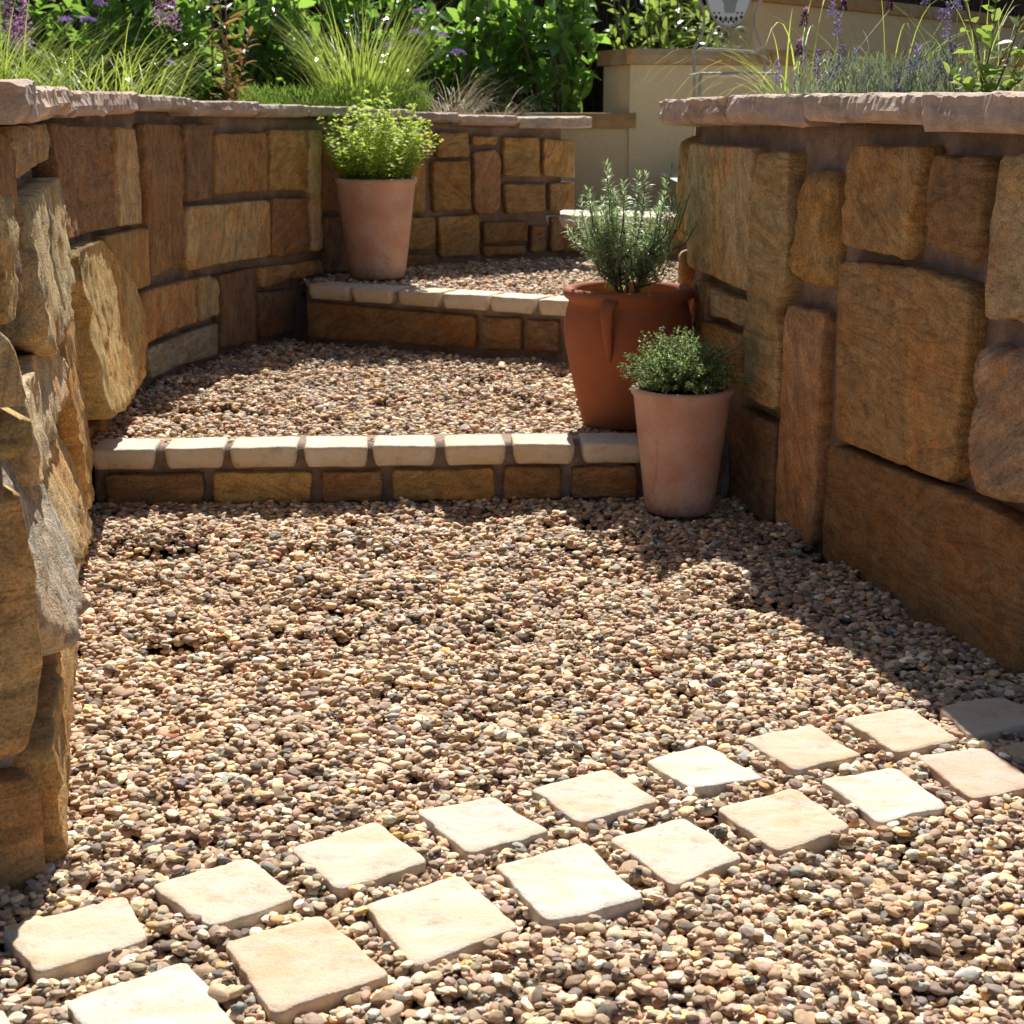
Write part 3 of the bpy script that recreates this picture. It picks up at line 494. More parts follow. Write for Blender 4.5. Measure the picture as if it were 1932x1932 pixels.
def coping(cv, s0, s1, zb, zt, parent, tint, over=.055, depth=.34, amp=.014, mort=0):
    """one coping slab from s0 to s1; zb, zt are (start, end) heights"""
    SEED[0] += 1; seed = SEED[0] * 5.17; n = max(8, int((s1 - s0) / .009)); sm = (s0 + s1) / 2
    q, t, nn = cv.at(sm); zm = (zb[0] + zt[1]) / 2
    B = Matrix(((t[0], nn[0], 0, q[0]), (t[1], nn[1], 0, q[1]), (0, 0, 1, zm), (0, 0, 0, 1))); Bi = B.inverted(); V = []; F = []
    slant = (random.Random(SEED[0]).random() - .5) * .05; pitch_ = .07 + .11 * random.Random(SEED[0] + 77).random()
    for i in range(n + 1):
        k = i / n; b = zb[0] + (zb[1] - zb[0]) * k; tp = zt[0] + (zt[1] - zt[0]) * k; hh = tp - b
        e = min(k, 1 - k) * (s1 - s0); rd = -.006 * max(0, 1 - e / .010)
        sec = [(-depth, b), (over*.2, b), (over - .012 + rd, b + .004), (over - .002 + rd, b + .22*hh), (over + rd, b + .45*hh), (over - .003 + rd, b + .7*hh),
               (over - .005 + rd, b + .93*hh), (over - .012 + rd, tp), (over - .06, tp + .001), (-.1, tp + .002), (-depth, tp)]
        for j, (o_, z) in enumerate(sec):
            s = s0 + (s1 - s0) * k + slant * ((z - b) / hh - .5)
            if 2 <= j <= 8:
                wgt = 1 if j < 8 else .4; q_ = (s + .03 * mn.noise((s*7, seed, 1))) / pitch_ + seed; i0 = math.floor(q_); fr = q_ - i0
                fa = lambda n_, c_: mn.noise((n_*7.7, c_, seed)) * 1.6
                f = fa(i0, 1.1)*(1-fr) + fa(i0+1, 1.1)*fr + .55*(fa(i0, 5.1+j)*(1-fr) + fa(i0+1, 5.1+j)*fr) + .5*mn.fractal((s*45 + seed, z*30, seed), .6, 2.0, 4)
                o_ += f * amp * wgt
                if j in (6, 7, 8): z += mn.fractal((s*30 + seed, 4.4, seed), .7, 2.1, 4) * .005 * wgt
                if j in (2, 3): z += (fa(i0, 9.3)*(1-fr) + fa(i0+1, 9.3)*fr) * .008
            p, _, _ = cv.at(s, o_); V.append(Bi @ Vector((p[0], p[1], z)))
    m = 11
    for i in range(n):
        for j in range(m): F.append((i*m+j, (i+1)*m+j, (i+1)*m+(j+1) % m, i*m+(j+1) % m))
    F.append(tuple(range(m))); F.append(tuple(n*m + j for j in range(m))[::-1])
    if B.to_3x3().determinant() > 0: F = [tuple(reversed(f)) for f in F]
    o = link('coping_stone', mesh('coping_stone', V, F, False), COPE, parent, B)
    o.color = (*tint, 1)
    return o
def wall_body(cv, s0, s1, zlo, ztop, mort, depth, parent, name='mortar', flare=0):
    n = max(2, int((s1 - s0) / .02)); V = []; F = []; nz = 44
    for i in range(n + 1):
        q = s0 + (s1 - s0) * i / n; zt = ztop(q)
        for j in range(nz + 1):
            z = zlo + (zt - zlo) * j / nz
            k = mn.fractal((q*9, z*9, 1.3), .8, 2, 3) * .008 + mn.noise((q*30, z*30, 2.2)) * .003
            p, _, _ = cv.at(q, mort(q) + k); V.append((p[0], p[1], z))
        p, _, _ = cv.at(q, -depth); V.append((p[0], p[1], zt)); V.append((p[0], p[1], zlo))
    m = nz + 3
    for i in range(n):
        for j in range(m): F.append((i*m+j, (i+1)*m+j, (i+1)*m+(j+1) % m, i*m+(j+1) % m))
    F.append(tuple(range(m))); F.append(tuple(n*m+j for j in range(m))[::-1])
    if cv.sgn > 0: F = [tuple(reversed(f)) for f in F]
    return link(name, mesh(name, V, F), MORTAR, parent)

# ------------------------------------------------------------------ ground
mb = MB(); mb.add([(-150,-150,-.12),(150,-150,-.12),(150,150,-.12),(-150,150,-.12)], [(0,1,2,3)])
g = mb.build('ground', GROUND); tag(g, 'bare earth that carries the whole garden', 'ground', kind='structure')
def sheet(name, poly, z, m, label, cat='ground', zf=None):
    mb = MB(); mb.add([(x, y, (zf(x, y) if zf else z)) for x, y in poly], [tuple(range(len(poly)))]); o = mb.build(name, m, smooth=False)
    return tag(o, label, cat, kind='structure')
def cpts(cv, s0, s1, o, n=30): return [tuple(cv.at(s0 + (s1-s0)*i/n, o)[0]) for i in range(n + 1)]

# ------------------------------------------------------------------ retaining walls
left = empty('stone_wall', (-.9, 3.5, 0), 'curved sandstone retaining wall with pinkish coping that sweeps round behind the potted oregano', 'wall')
right = empty('stone_wall', (.75, 3.6, 0), 'shaded sandstone retaining wall of big blocks beside the potted thyme', 'wall')
wall_body(LW, .02, LW.len - .06, -.1, lambda q: 1.02 - .09 * max(0, (q - 3.6) / 2.7), lmort, .32, left)
wall_body(LE, .0, LE.len - .03, -.1, lambda q: 1.02, lambda q: -.05, .30, left)
wall_body(RW, .03, RW.len, -.1, lambda q: 1.0, lambda q: -.048, .24, right)
wall_body(RE, .03, RE.len, -.1, lambda q: 1.0, lambda q: -.03, .3, right)
for wl_, k, t, p, r, a, poly in STONES:
    if wl_ == 'L':
        s0 = sum(q[0] for q in poly) / len(poly); m_ = lmort(s0)
        wall_stone(LW, poly, t, p, r, a, left, mort=m_, tilt=TILT.get(k, 0))
    elif wl_ == 'R': wall_stone(RW, poly, t, .046 + (p - .045) * .6, r, a, right, mort=-.048)
# end faces turned towards the viewer
e = LE.len
for poly, t, p, r, a in [
    ([(e-.5,-.04),(e-.02,-.04),(e-.02,.15),(e-.04,.165),(e-.5,.15)], 'B', .05, .012, 5),
    ([(e-.42,.20),(e-.04,.20),(e-.01,.30),(e-.005,.46),(e-.02,.56),(e-.2,.585),(e-.42,.58)], 'O', .06, .014, 3),
    ([(e-.3,.605),(e-.0,.605),(e+.005,.655),(e-.3,.66)], 'Y', .065, .015, 0),
    ([(e-.34,.675),(e-.0,.67),(e-.01,.75),(e-.05,.79),(e-.34,.78)], 'Q', .06, .014, 80),
    ([(e-.28,.80),(e-.03,.80),(e-.02,.94),(e-.06,.955),(e-.28,.95)], 'Q', .06, .014, 80),
    ([(e-.9,-.04),(e-.54,-.04),(e-.54,.3),(e-.9,.3)], 'O', .05, .012, 5),
    ([(e-.9,.33),(e-.46,.33),(e-.46,.62),(e-.9,.62)], 'B', .05, .012, 5)]:
    wall_stone(LE, poly, t, p, r, a, left, mort=-.05, tilt=.06)
for poly, t, p, r, a in [([(.03,-.04),(.4,-.04),(.4,.285),(.03,.285)], 'D', .035, .008, 0), ([(.03,.32),(.36,.32),(.36,.62),(.03,.62)], 'V', .035, .012, 20),
    ([(.03,.65),(.45,.65),(.45,.95),(.03,.95)], 'P', .035, .008, 0), ([(.43,-.04),(.8,-.04),(.8,.4),(.43,.4)], 'B', .035, .008, 0),
    ([(.4,.43),(.8,.43),(.8,.62),(.4,.62)], 'O', .035, .008, 0)]:
    wall_stone(RE, poly, t, p, r, a, right)
PK = [(.58,.43,.34), (.62,.47,.36), (.57,.42,.32), (.62,.48,.37), (.55,.41,.33)]
cs = [(.02,.5,1.02,1.075,0),(.5,1.15,1.015,1.07,1),(1.16,1.8,1.02,1.075,2),(1.81,2.42,1.01,1.07,0),(2.43,3.18,1.008,1.072,2),(3.19,3.75,1.018,1.066,3),(3.76,4.345,.996,1.05,4),
      (4.355,4.74,.986,1.034,3),(4.745,5.1,.985,1.026,3),(5.105,5.43,.968,1.015,1),(5.435,5.66,.958,1.0,4),(5.665,5.965,.942,.988,0),(5.97,6.34,.925,.975,3)]
for i, (a, b, zb, zt, c) in enumerate(cs):
    nb = cs[min(i+1, len(cs)-1)]; dz = (nb[3] - zt) * .5 if i > 4 else 0
    coping(LW, a, b, (zb, zb + dz), (zt - .002, zt + dz), left, PK[c] if c != 3 else (.52,.43,.33), amp=.010 if i < 7 else .007, over=.022 if i < 4 else (.03 if i < 5 else .05))
coping(LE, e-.8, e-.33, (1.0, 1.0), (1.06, 1.07), left, PK[0]); coping(LE, e-.32, e-.06, (1.015, 1.015), (1.085, 1.09), left, PK[2], amp=.014, over=.03)
for a, b, zb, zt, c, am in [(-.05,.44,.990,1.062,0,.008),(.445,1.04,1.001,1.062,1,.010),(1.045,1.46,.990,1.061,0,.010),(1.465,1.80,.985,1.056,2,.02),(1.805,2.12,.978,1.05,0,.02),(2.125,2.6,.978,1.046,1,.016),(2.61,3.1,.975,1.045,0,.014),(3.11,3.7,.975,1.045,2,.014)]:
    coping(RW, a, b, (zb, zb), (zt, zt), right, PK[c], amp=am, depth=.25)
coping(RE, .07, .6, (.99,.99), (1.06,1.06), right, PK[1]); coping(RE, .61, 1.1, (.99,.99), (1.06,1.06), right, PK[0])

# ------------------------------------------------------------------ steps
def step(cv, z_bot, z_top, label, stones, n0, n1, pitch, tw, depth=.13, off0=.0):
    o = empty('garden_step', (*cv.at(cv.len/2)[0], z_bot), label, 'step')
    wall_body(cv, 0, cv.len, z_bot - .1, lambda q: z_top - .014, lambda q: -.025 if True else 0, .20, o)
    for t, p, r, a, poly in stones: wall_stone(cv, poly, t, p, r, a, o, 'riser_stone', mort=-.025)
    for i in range(n0, n1):
        SEED[0] += 1; seed = SEED[0] * 3.3; g = random.Random(SEED[0] + 5)
        c = off0 + pitch * (i + .5); wv = tw * (.93 + .12 * g.random()) / 2; c += (g.random() - .5) * .008
        if c + wv > cv.len: break
        p, t, n = cv.at(c); B = Matrix(((t[0], n[0], 0, p[0]), (t[1], n[1], 0, p[1]), (0, 0, 1, z_top - .025), (0, 0, 0, 1)))
        B = B @ Matrix.Rotation((g.random() - .5) * .05, 4, 'Z') @ Matrix.Rotation((g.random() - .5) * .03, 4, 'Y')
        f = .018 + g.random() * .006; poly = [(-wv, -depth), (-wv, f), (wv, f + (g.random()-.5)*.006), (wv * (.97 + .05*g.random()), -depth)]
        ds = lambda u, v_: mn.fractal((u*18 + seed, v_*18, seed), .8, 2.1, 4) * .0024
        prof = [(.015, -.032, 0), (.010, -.029, .3), (.003, -.012, .5), (.0, .014, .8), (.0012, .0205, 1), (.0045, .0242, 1)]
        V, F = ringmesh('tread_tile', poly, prof, (.85, .5, .25), 52, .012, .003, ds, seed, lambda u, d, v_: Vector((u, v_, d)))
        if B.to_3x3().determinant() < 0: pass
        q = link('tread_tile', mesh('tread_tile', V, fix(V, F)), TILE, o, B)
        k = .9 + .14 * g.random(); q.color = (.72*k, .64*k, .52*k, 1) if g.random() > .35 else (.72*k, .60*k, .45*k, 1)
    return o
def fix(V, F):
    """orient faces outwards from the centroid (star-shaped pieces, local frame may be mirrored)"""
    c = sum((Vector(v) for v in V), Vector()) / len(V); s = 0
    for f in F[:200]:
        a, b, d = (Vector(V[i]) for i in f[:3]); s += (b - a).cross(d - a).dot((a + b + d) / 3 - c)
    return F if s > 0 else [tuple(reversed(f)) for f in F]
s1 = [(t, p, r, a, poly) for wl_, k, t, p, r, a, poly in STONES if wl_ == '1']
s2 = [(t, p, r, a, poly) for wl_, k, t, p, r, a, poly in STONES if wl_ == '2']
stp1 = step(ST1, 0, .152, 'nearest garden step with a row of cream sandstone tiles over brown riser stones', s1, 0, 10, .1875, .176, off0=-.010)
stp2 = step(ST2, .14, .345, 'second garden step with cream tiles and one long riser stone below the potted oregano', s2, 0, 9, .2045, .190, off0=.032)
s3 = [('B', .03, .006, 0, [(.02+i*.34, .36), (.33+i*.34, .36), (.33+i*.34, .46), (.02+i*.34, .46)]) for i in range(4)]
stp3 = step(ST3, .33, .53, 'highest garden step with pale treads half hidden behind the rosemary', s3, 0, 5, .30, .285, depth=.38)

# ------------------------------------------------------------------ gravel
def inpoly(x, y, P):
    P = np.array(P); r = np.zeros(x.shape, bool); j = len(P) - 1
    for i in range(len(P)):
        xi, yi = P[i]; xj, yj = P[j]
        c = ((yi > y) != (yj > y)) & (x < (xj - xi) * (y - yi) / (yj - yi + 1e-12) + xi); r ^= c; j = i
    return r
PAL = np.array([(.30,.20,.13),(.36,.26,.18),(.45,.33,.22),(.24,.165,.12),(.20,.15,.12),(.33,.235,.19),(.41,.28,.21),(.52,.42,.31),(.60,.52,.42),(.47,.30,.13),(.13,.11,.10),(.27,.26,.235),(.36,.15,.09),(.38,.35,.31)])
PW = np.array([13,16,14,11,8,7,7,9,4,2.5,5,4,.4,4]); PW = PW / PW.sum()
def pebble_group():
    ng = bpy.data.node_groups.new('pebble_scatter', 'GeometryNodeTree')
    ng.interface.new_socket(name='Geometry', in_out='INPUT', socket_type='NodeSocketGeometry')
    ng.interface.new_socket(name='Geometry', in_out='OUTPUT', socket_type='NodeSocketGeometry')
    N = ng.nodes; L = ng.links; gi = N.new('NodeGroupInput'); go = N.new('NodeGroupOutput')
    join = N.new('GeometryNodeGeometryToInstance')
    for k in range(16):
        ico = N.new('GeometryNodeMeshIcoSphere'); ico.inputs['Radius'].default_value = 1; ico.inputs['Subdivisions'].default_value = 3
        pos = N.new('GeometryNodeInputPosition'); nz = N.new('ShaderNodeTexNoise'); nz.noise_dimensions = '4D'
        nz.inputs['W'].default_value = k * 3.7; nz.inputs['Scale'].default_value = .75 + .35 * (k % 3); nz.inputs['Detail'].default_value = 1.2
        L.new(pos.outputs[0], nz.inputs['Vector'])
        sub = N.new('ShaderNodeVectorMath'); sub.operation = 'SUBTRACT'; L.new(nz.outputs['Color'], sub.inputs[0]); sub.inputs[1].default_value = (.5, .5, .5)
        sc = N.new('ShaderNodeVectorMath'); sc.operation = 'SCALE'; L.new(sub.outputs[0], sc.inputs[0]); sc.inputs['Scale'].default_value = .85 + .5 * (k % 4 == 3)
        sp = N.new('GeometryNodeSetPosition'); L.new(ico.outputs['Mesh'], sp.inputs['Geometry']); L.new(sc.outputs[0], sp.inputs['Offset'])
        sh = N.new('GeometryNodeSetShadeSmooth'); L.new(sp.outputs[0], sh.inputs['Geometry'])
        sm = N.new('GeometryNodeSetMaterial'); sm.inputs['Material'].default_value = PEB; L.new(sh.outputs[0], sm.inputs['Geometry'])
        L.new(sm.outputs[0], join.inputs[0])
    iop = N.new('GeometryNodeInstanceOnPoints'); L.new(gi.outputs[0], iop.inputs['Points']); L.new(join.outputs[0], iop.inputs['Instance'])
    iop.inputs['Pick Instance'].default_value = True
    for nm, dt, sk in (('idx', 'INT', 'Instance Index'), ('rot', 'FLOAT_VECTOR', 'Rotation'), ('scl', 'FLOAT_VECTOR', 'Scale')):
        na = N.new('GeometryNodeInputNamedAttribute'); na.data_type = dt; na.inputs['Name'].default_value = nm; L.new(na.outputs[0], iop.inputs[sk])
    L.new(iop.outputs[0], go.inputs[0]); return ng
PG = pebble_group()
def gravel(name, poly, zf, density, label, holes=(), extra=None, size=1.0, parent=None, kind='stuff', loc=None):
    P = np.array(poly); x0, y0 = P.min(0) - .03; x1, y1 = P.max(0) + .03; res = .003
    nx = int((x1 - x0) / res) + 1; ny = int((y1 - y0) / res) + 1
    gx, gy = np.meshgrid(x0 + np.arange(nx) * res, y0 + np.arange(ny) * res)
    Hm = zf(gx, gy) - .024; lim = zf(gx, gy) + .006
    hole = np.zeros_like(Hm, bool)
    for hp in holes:
        hole |= inpoly(gx, gy, hp)
    area = inpoly(gx, gy, poly).sum() * res * res; n = int(area * density)
    px = nrg.uniform(x0, x1, n * 4); py = nrg.uniform(y0, y1, n * 4); ok = inpoly(px, py, poly); px = px[ok][:n]; py = py[ok][:n]; n = len(px)
    ii = ((py - y0) / res).astype(int); jj = ((px - x0) / res).astype(int); ok = ~hole[ii, jj]; px, py, ii, jj = px[ok], py[ok], ii[ok], jj[ok]; n = len(px)
    a = np.clip(nrg.lognormal(math.log(.0076), .33, n), .0036, .0165) * size; b = a * nrg.uniform(.62, .98, n); c = a * nrg.uniform(.26, .54, n)
    yaw = nrg.uniform(0, math.pi, n); cy, sy = np.cos(yaw), np.sin(yaw); Z = np.zeros(n)
    bonus = nrg.exponential(.0022, n); W = 8; off = np.arange(-W, W + 1) * res
    for k in range(n):
        i, j = ii[k], jj[k]
        if Hm[i, j] + 1.2 * c[k] > lim[i, j] + bonus[k]: Z[k] = 9; continue
        wk = min(W, int(a[k] / res) + 1)
        i0, i1, j0, j1 = max(i - wk, 0), min(i + wk + 1, ny), max(j - wk, 0), min(j + wk + 1, nx)
        dx = gx[i0:i1, j0:j1] - px[k]; dy = gy[i0:i1, j0:j1] - py[k]
        u = (dx * cy[k] + dy * sy[k]) / a[k]; v = (-dx * sy[k] + dy * cy[k]) / b[k]; r2 = u*u + v*v; m = r2 < 1
        hw = Hm[i0:i1, j0:j1]; e = c[k] * np.sqrt(1 - r2[m]); q = hw[m] + e
        if q.size < 3: Z[k] = 9; continue
        kk = int(q.size * .5); z = np.partition(q, kk)[kk]
        if z + c[k] > lim[i, j] + bonus[k]: Z[k] = 9; continue
        Z[k] = z; hw[m] = np.maximum(hw[m], z + e)
    zs = zf(px, py); keep = (Z < 8) & (Z + c > Hm[ii, jj] - .014); px, py, Z, a, b, c, yaw = (t[keep] for t in (px, py, Z, a, b, c, yaw)); n = len(px)
    me = bpy.data.meshes.new(name); me.vertices.add(n)
    lo = Vector(loc) if loc else Vector((0, 0, 0))
    me.vertices.foreach_set('co', np.stack([px - lo.x, py - lo.y, Z - lo.z], 1).ravel())
    def att(nm, typ, dom, key, arr): A = me.attributes.new(nm, typ, dom); A.data.foreach_set(key, np.ascontiguousarray(arr).ravel())
    tilt = nrg.normal(0, .22, (n, 2)); att('rot', 'FLOAT_VECTOR', 'POINT', 'vector', np.stack([tilt[:,0], tilt[:,1], yaw], 1).astype(np.float32))
    att('scl', 'FLOAT_VECTOR', 'POINT', 'vector', np.stack([a, b, c], 1).astype(np.float32)); att('idx', 'INT', 'POINT', 'value', nrg.integers(0, 16, n).astype(np.int32))
    col = PAL[nrg.choice(len(PAL), n, p=PW)] * 1.68 * np.array([1.03, .99, .88]) * nrg.uniform(.55, 1.32, (n, 1)) * nrg.uniform(.94, 1.06, (n, 3))
    att('col', 'FLOAT_COLOR', 'POINT', 'color', np.concatenate([col, np.ones((n, 1))], 1).astype(np.float32))
    o = bpy.data.objects.new(name, me); COL.objects.link(o); me.materials.append(PEB)
    if parent: o.parent = parent; o.matrix_local = parent_inv(parent) @ Matrix.Translation(lo)
    else: o.location = lo
    md = o.modifiers.new('pebbles', 'NODES'); md.node_group = PG
    tag(o, label, 'gravel' if not parent else None, kind=kind); return o
def dimples(seed, xr, yr, n, amp):
    g = np.random.default_rng(seed); C = np.stack([g.uniform(*xr, n), g.uniform(*yr, n), g.uniform(.04, .09, n), g.uniform(-1.0, .5, n) * amp, g.uniform(.6, 1.6, n)], 1)
    def f(x, y):
        z = np.zeros_like(x)
        for cx, cy, r, h, st in C: z = z + h * np.exp(-(((x - cx) / (r * st))**2 + ((y - cy) / r)**2))
        return z
    return f
TS = [[tuple(p) for p in t] for t in TILES]
def grow(t, k):
    c = np.mean(t, 0); return [tuple(c + (np.array(p) - c) * k) for p in t]
d0 = dimples(4, (-1.0, .9), (2.45, 4.15), 120, .052); d0b = dimples(9, (-.6, 1.2), (1.2, 2.0), 30, .010)
fade = lambda y: np.clip((y - 2.5) / .4, 0, 1)
P0 = [(-1.15,1.0),(-1.15,1.72)] + cpts(LW, 0, 2.2, -.05) + [(-1.15, 4.22), (.64, 4.33)] + cpts(RW, 1.45, 0, -.04) + [(1.4, 2.84), (1.4, 1.0)]
gravel('gravel', P0, lambda x, y: -.001 + .012 * (1 - fade(y)) + d0(x, y) * fade(y) + d0b(x, y), 20000, 'brown river pebble gravel spread round the cream tiles before the steps', holes=[grow(t, 1.06) for t in TS])
d1 = dimples(21, (-1.1, .5), (4.4, 6.2), 85, .048)
def z1(x, y): return .140 - .014 * (y - 4.3) + d1(x, y) * np.clip((y - 4.42) / .2, 0, 1)
P1 = [(-1.14, 4.31), (.6, 4.42)] + cpts(RW, 1.75, 2.5, -.04) + [(.80, 5.6), (.19, 5.93), (-.84, 6.5)] + cpts(LW, 4.6, 2.3, -.04)
gravel('gravel', P1, z1, 15000, 'pebble gravel filling the middle terrace between the two tiled steps')
d2 = dimples(33, (-.7, 1.2), (6.2, 7.5), 30, .018)
def z2(x, y): return .338 + d2(x, y) * np.clip((y - 6.5) / .2, 0, 1)
P2 = [(-.80, 6.55), (.22, 6.0), (.85, 5.66), (1.1, 5.8), (1.7, 6.05), (1.7, 7.28), (.75, 7.5), (.12, 7.66)] + cpts(LW, LW.len - .2, 4.75, -.04)
gravel('gravel', P2, z2, 13500, 'pebble gravel on the upper terrace behind the oregano pot')
sheet('path', [(x, y) for x, y in P0], -.085, GROUND, 'packed earth under the near gravel', 'path')
sheet('path', P1, .11, GROUND, 'packed earth under the middle terrace gravel', 'path', lambda x, y: .05 - .014 * (y - 4.3))
sheet('path', P2, .27, GROUND, 'packed earth under the upper terrace gravel', 'path')
sheet('path', [(.1,7.7),(.75,7.54),(1.8,7.3),(1.8,8.75),(-.3,8.9),(-.3,7.8)], .50, PALE, 'pale landing above the highest step', 'path')

# ------------------------------------------------------------------ tile path
pave = empty('pavement', (.1, 2.1, 0), 'double row of square cream sandstone tiles set diagonally into gravel', 'pavement', kind='structure')
TC = [(.72,.62,.50), (.73,.67,.58), (.71,.55,.40), (.74,.68,.59), (.71,.59,.46), (.72,.63,.51)]
for i, t in enumerate(TS):
    g = random.Random(i + 40); c = np.mean(t, 0); seed = i * 4.1 + 100
    poly = [((p[0] - c[0]) * 1.045, (p[1] - c[1]) * 1.045) for p in t]
    ds = lambda u, v_: mn.fractal((u*14 + seed, v_*14, seed), .8, 2.1, 4) * .0022 + mn.noise((u*6 + seed, v_*6, 2)) * .0012
    prof = [(.004, -.034, 0), (.0, -.008, .3), (.0002, .0105, .8), (.0010, .0132, 1), (.003, .0145, 1)]
    V, F = ringmesh('tile', poly, prof, (.85, .6, .35, .15), 84, .015, .004, ds, seed, lambda u, d, v_: Vector((u, v_, d)))
    B = Matrix.Translation((c[0], c[1], -.003 + g.random() * .003)) @ Matrix.Rotation((g.random()-.5)*.03, 4, 'X') @ Matrix.Rotation((g.random()-.5)*.03, 4, 'Y')
    o = link('tile', mesh('tile', V, fix(V, F)), TILE, pave, B)
    k = .82 + .1 * g.random(); tc = (.68, .50, .40) if i in (18,) else TC[g.randrange(6)]; o.color = (tc[0]*k, tc[1]*k, tc[2]*k, 1)

# ------------------------------------------------------------------ pots
def lathe_part(name, prof, m, parent, loc, n=56, wob=.0015):
    mb = MB(); mb.lathe(prof, n); mb.v = [(x * (1 + mn.noise((x*7+loc[0]*9, y*7, z*5)) * wob / .1), y * (1 + mn.noise((x*7, y*7+3, z*5)) * wob / .1), z) for x, y, z in mb.v]
    me = mesh(name, mb.v, mb.f); return link(name, me, m, parent, Matrix.Translation(loc))
def tall_pot(loc, rb, rt, hh, m, label, rim=.022, tilt=0):
    o = empty('terracotta_pot', loc, label, 'pot')
    th = .012; r_ = lambda z: rb + (rt - rb) * (z / hh) ** .95
    prof = [(0, .004), (rb - .008, 0), (rb, .006)] + [(r_(z) , z) for z in np.linspace(.02, hh - rim - .006, 12)] + [(r_(hh - rim) + .0015, hh - rim)]
    prof += [(rt + .0045, hh - rim + .004), (rt + .006, hh - rim * .5), (rt + .0045, hh - .003), (rt, hh), (rt - th + .003, hh - .001), (rt - th, hh - .006), (rt - th - .006, hh - .06), (rb * .9, hh * .55)]
    lathe_part('body', prof, m, o, loc)
    mb = MB(); v = [(0, 0, .008)]; f = []
    for k in range(1, 6):
        for j in range(28):
            a = 2 * math.pi * j / 28; rr = (rt - th + .0) * k / 5; v.append((rr * math.cos(a), rr * math.sin(a), .006 * math.cos(k) * .6 + mn.noise((rr*40, a*3, 1)) * .006))
    for j in range(28): f.append((0, 1 + j, 1 + (j + 1) % 28))
    for k in range(4):
        for j in range(28): f.append((1+k*28+j, 1+(k+1)*28+j, 1+(k+1)*28+(j+1) % 28, 1+k*28+(j+1) % 28))
    mb.add(v, f); s = mb.build('soil', SOIL, o); s.matrix_local = parent_inv(o) @ Matrix.Translation((loc[0], loc[1], loc[2] + hh - .028))
    return o
POT_L = (-.555, 6.72, .338); POT_R = (.441, 4.135, .0); POT_M = (.333, 4.645, .136)
tall_pot(POT_L, .113, .163, .405, TERRA_A, 'tall tapered terracotta pot on the second step by the curved wall', .024)
tall_pot(POT_R, .088, .1285, .332, TERRA_C, 'small pinkish tapered terracotta pot standing on the near gravel against the first step', .02)
om = empty('terracotta_pot', POT_M, 'big red bellied terracotta jar with lug handles behind the small pinkish pot', 'pot')
hh = .395
prof = [(0, .005), (.118, 0), (.128, .006), (.138, .05), (.152, .11), (.167, .17), (.179, .225), (.185, .27), (.183, .305), (.176, .335), (.170, .352), (.172, .360), (.181, .366), (.1865, .376), (.187, .386), (.182, .394), (.170, .3965), (.158, .393), (.153, .384), (.152, .36), (.16, .30)]
lathe_part('body', prof, TERRA_B, om, POT_M, 72)
mb = MB(); mb.add([(0, 0, .35)] + [(.158*math.cos(a), .158*math.sin(a), .352) for a in np.linspace(0, 2*math.pi, 40, endpoint=False)], [(0, 1+j, 1+(j+1) % 40) for j in range(40)])
so = mb.build('soil', SOIL, om); so.matrix_local = parent_inv(om) @ Matrix.Translation(POT_M)
for k, ang in enumerate((-110, 8, 128)):
    mb = MB(); a = R(ang); d = Vector((math.cos(a), math.sin(a), 0)); t = Vector((-d.y, d.x, 0)); V = []; F = []
    prof_h = [(.176, .372), (.198, .366), (.209, .345), (.209, .315), (.203, .285), (.192, .255), (.181, .228), (.172, .205)]
    wd = [.024, .022, .019, .017, .015, .013, .010, .004]; th = [.010, .010, .009, .009, .009, .009, .008, .005]
    for i, (r, z) in enumerate(prof_h):
        nx = prof_h[min(i+1, 7)]; pv = prof_h[max(i-1, 0)]; tg = Vector((nx[0]-pv[0], nx[1]-pv[1])).normalized(); nn = Vector((-tg.y, tg.x))
        for j in range(8):
            q = 2*math.pi*j/8; rr = r + nn.x * math.sin(q) * th[i]; zz = z + nn.y * math.sin(q) * th[i]
            p = d * rr + t * math.cos(q) * wd[i]; V.append((p.x, p.y, zz))
    for i in range(7):
        for j in range(8): F.append((i*8+j, i*8+(j+1) % 8, (i+1)*8+(j+1) % 8, (i+1)*8+j))
    F += [tuple(range(8))[::-1], tuple(56+j for j in range(8))]
    link('handle', mesh('handle', V, fix(V, F)), TERRA_B, om, Matrix.Translation(POT_M))
circ = [(POT_M[0] + .150*math.cos(a), POT_M[1] + .150*math.sin(a)) for a in np.linspace(0, 2*math.pi, 30, endpoint=False)]
gravel('pebble_dressing', circ, lambda x, y: POT_M[2] + .372 + 0*x, 15000, 'layer of small pebbles over the soil', size=.65, parent=om, loc=(POT_M[0], POT_M[1], POT_M[2]))

# ------------------------------------------------------------------ leaves and stems
T_TINY = (np.array([(0,0,0),(-.5,.42,.06),(.5,.42,.06),(0,.5,-.02),(0,1,-.08)]), [(0,2,3),(0,3,1),(3,2,4),(1,3,4)])
T_NEED = (np.array([(-.5,0,0),(.5,0,0),(-.5,.55,.05),(.5,.55,.05),(0,1,-.02),(0,.5,.09)]), [(0,1,5),(0,5,2),(1,3,5),(2,5,4),(5,3,4)])
T_BROAD = (np.array([(0,0,0),(-.33,.18,.05),(0,.18,.0),(.33,.18,.05),(-.5,.45,.07),(0,.45,.02),(.5,.45,.07),(-.36,.75,.04),(0,.75,-.01),(.36,.75,.04),(0,1,-.09)]),
           [(0,2,1),(0,3,2),(1,2,5,4),(2,3,6,5),(4,5,8,7),(5,6,9,8),(7,8,10),(8,9,10)])
def unit(v): return v / np.maximum(np.linalg.norm(v, axis=-1, keepdims=True), 1e-9)
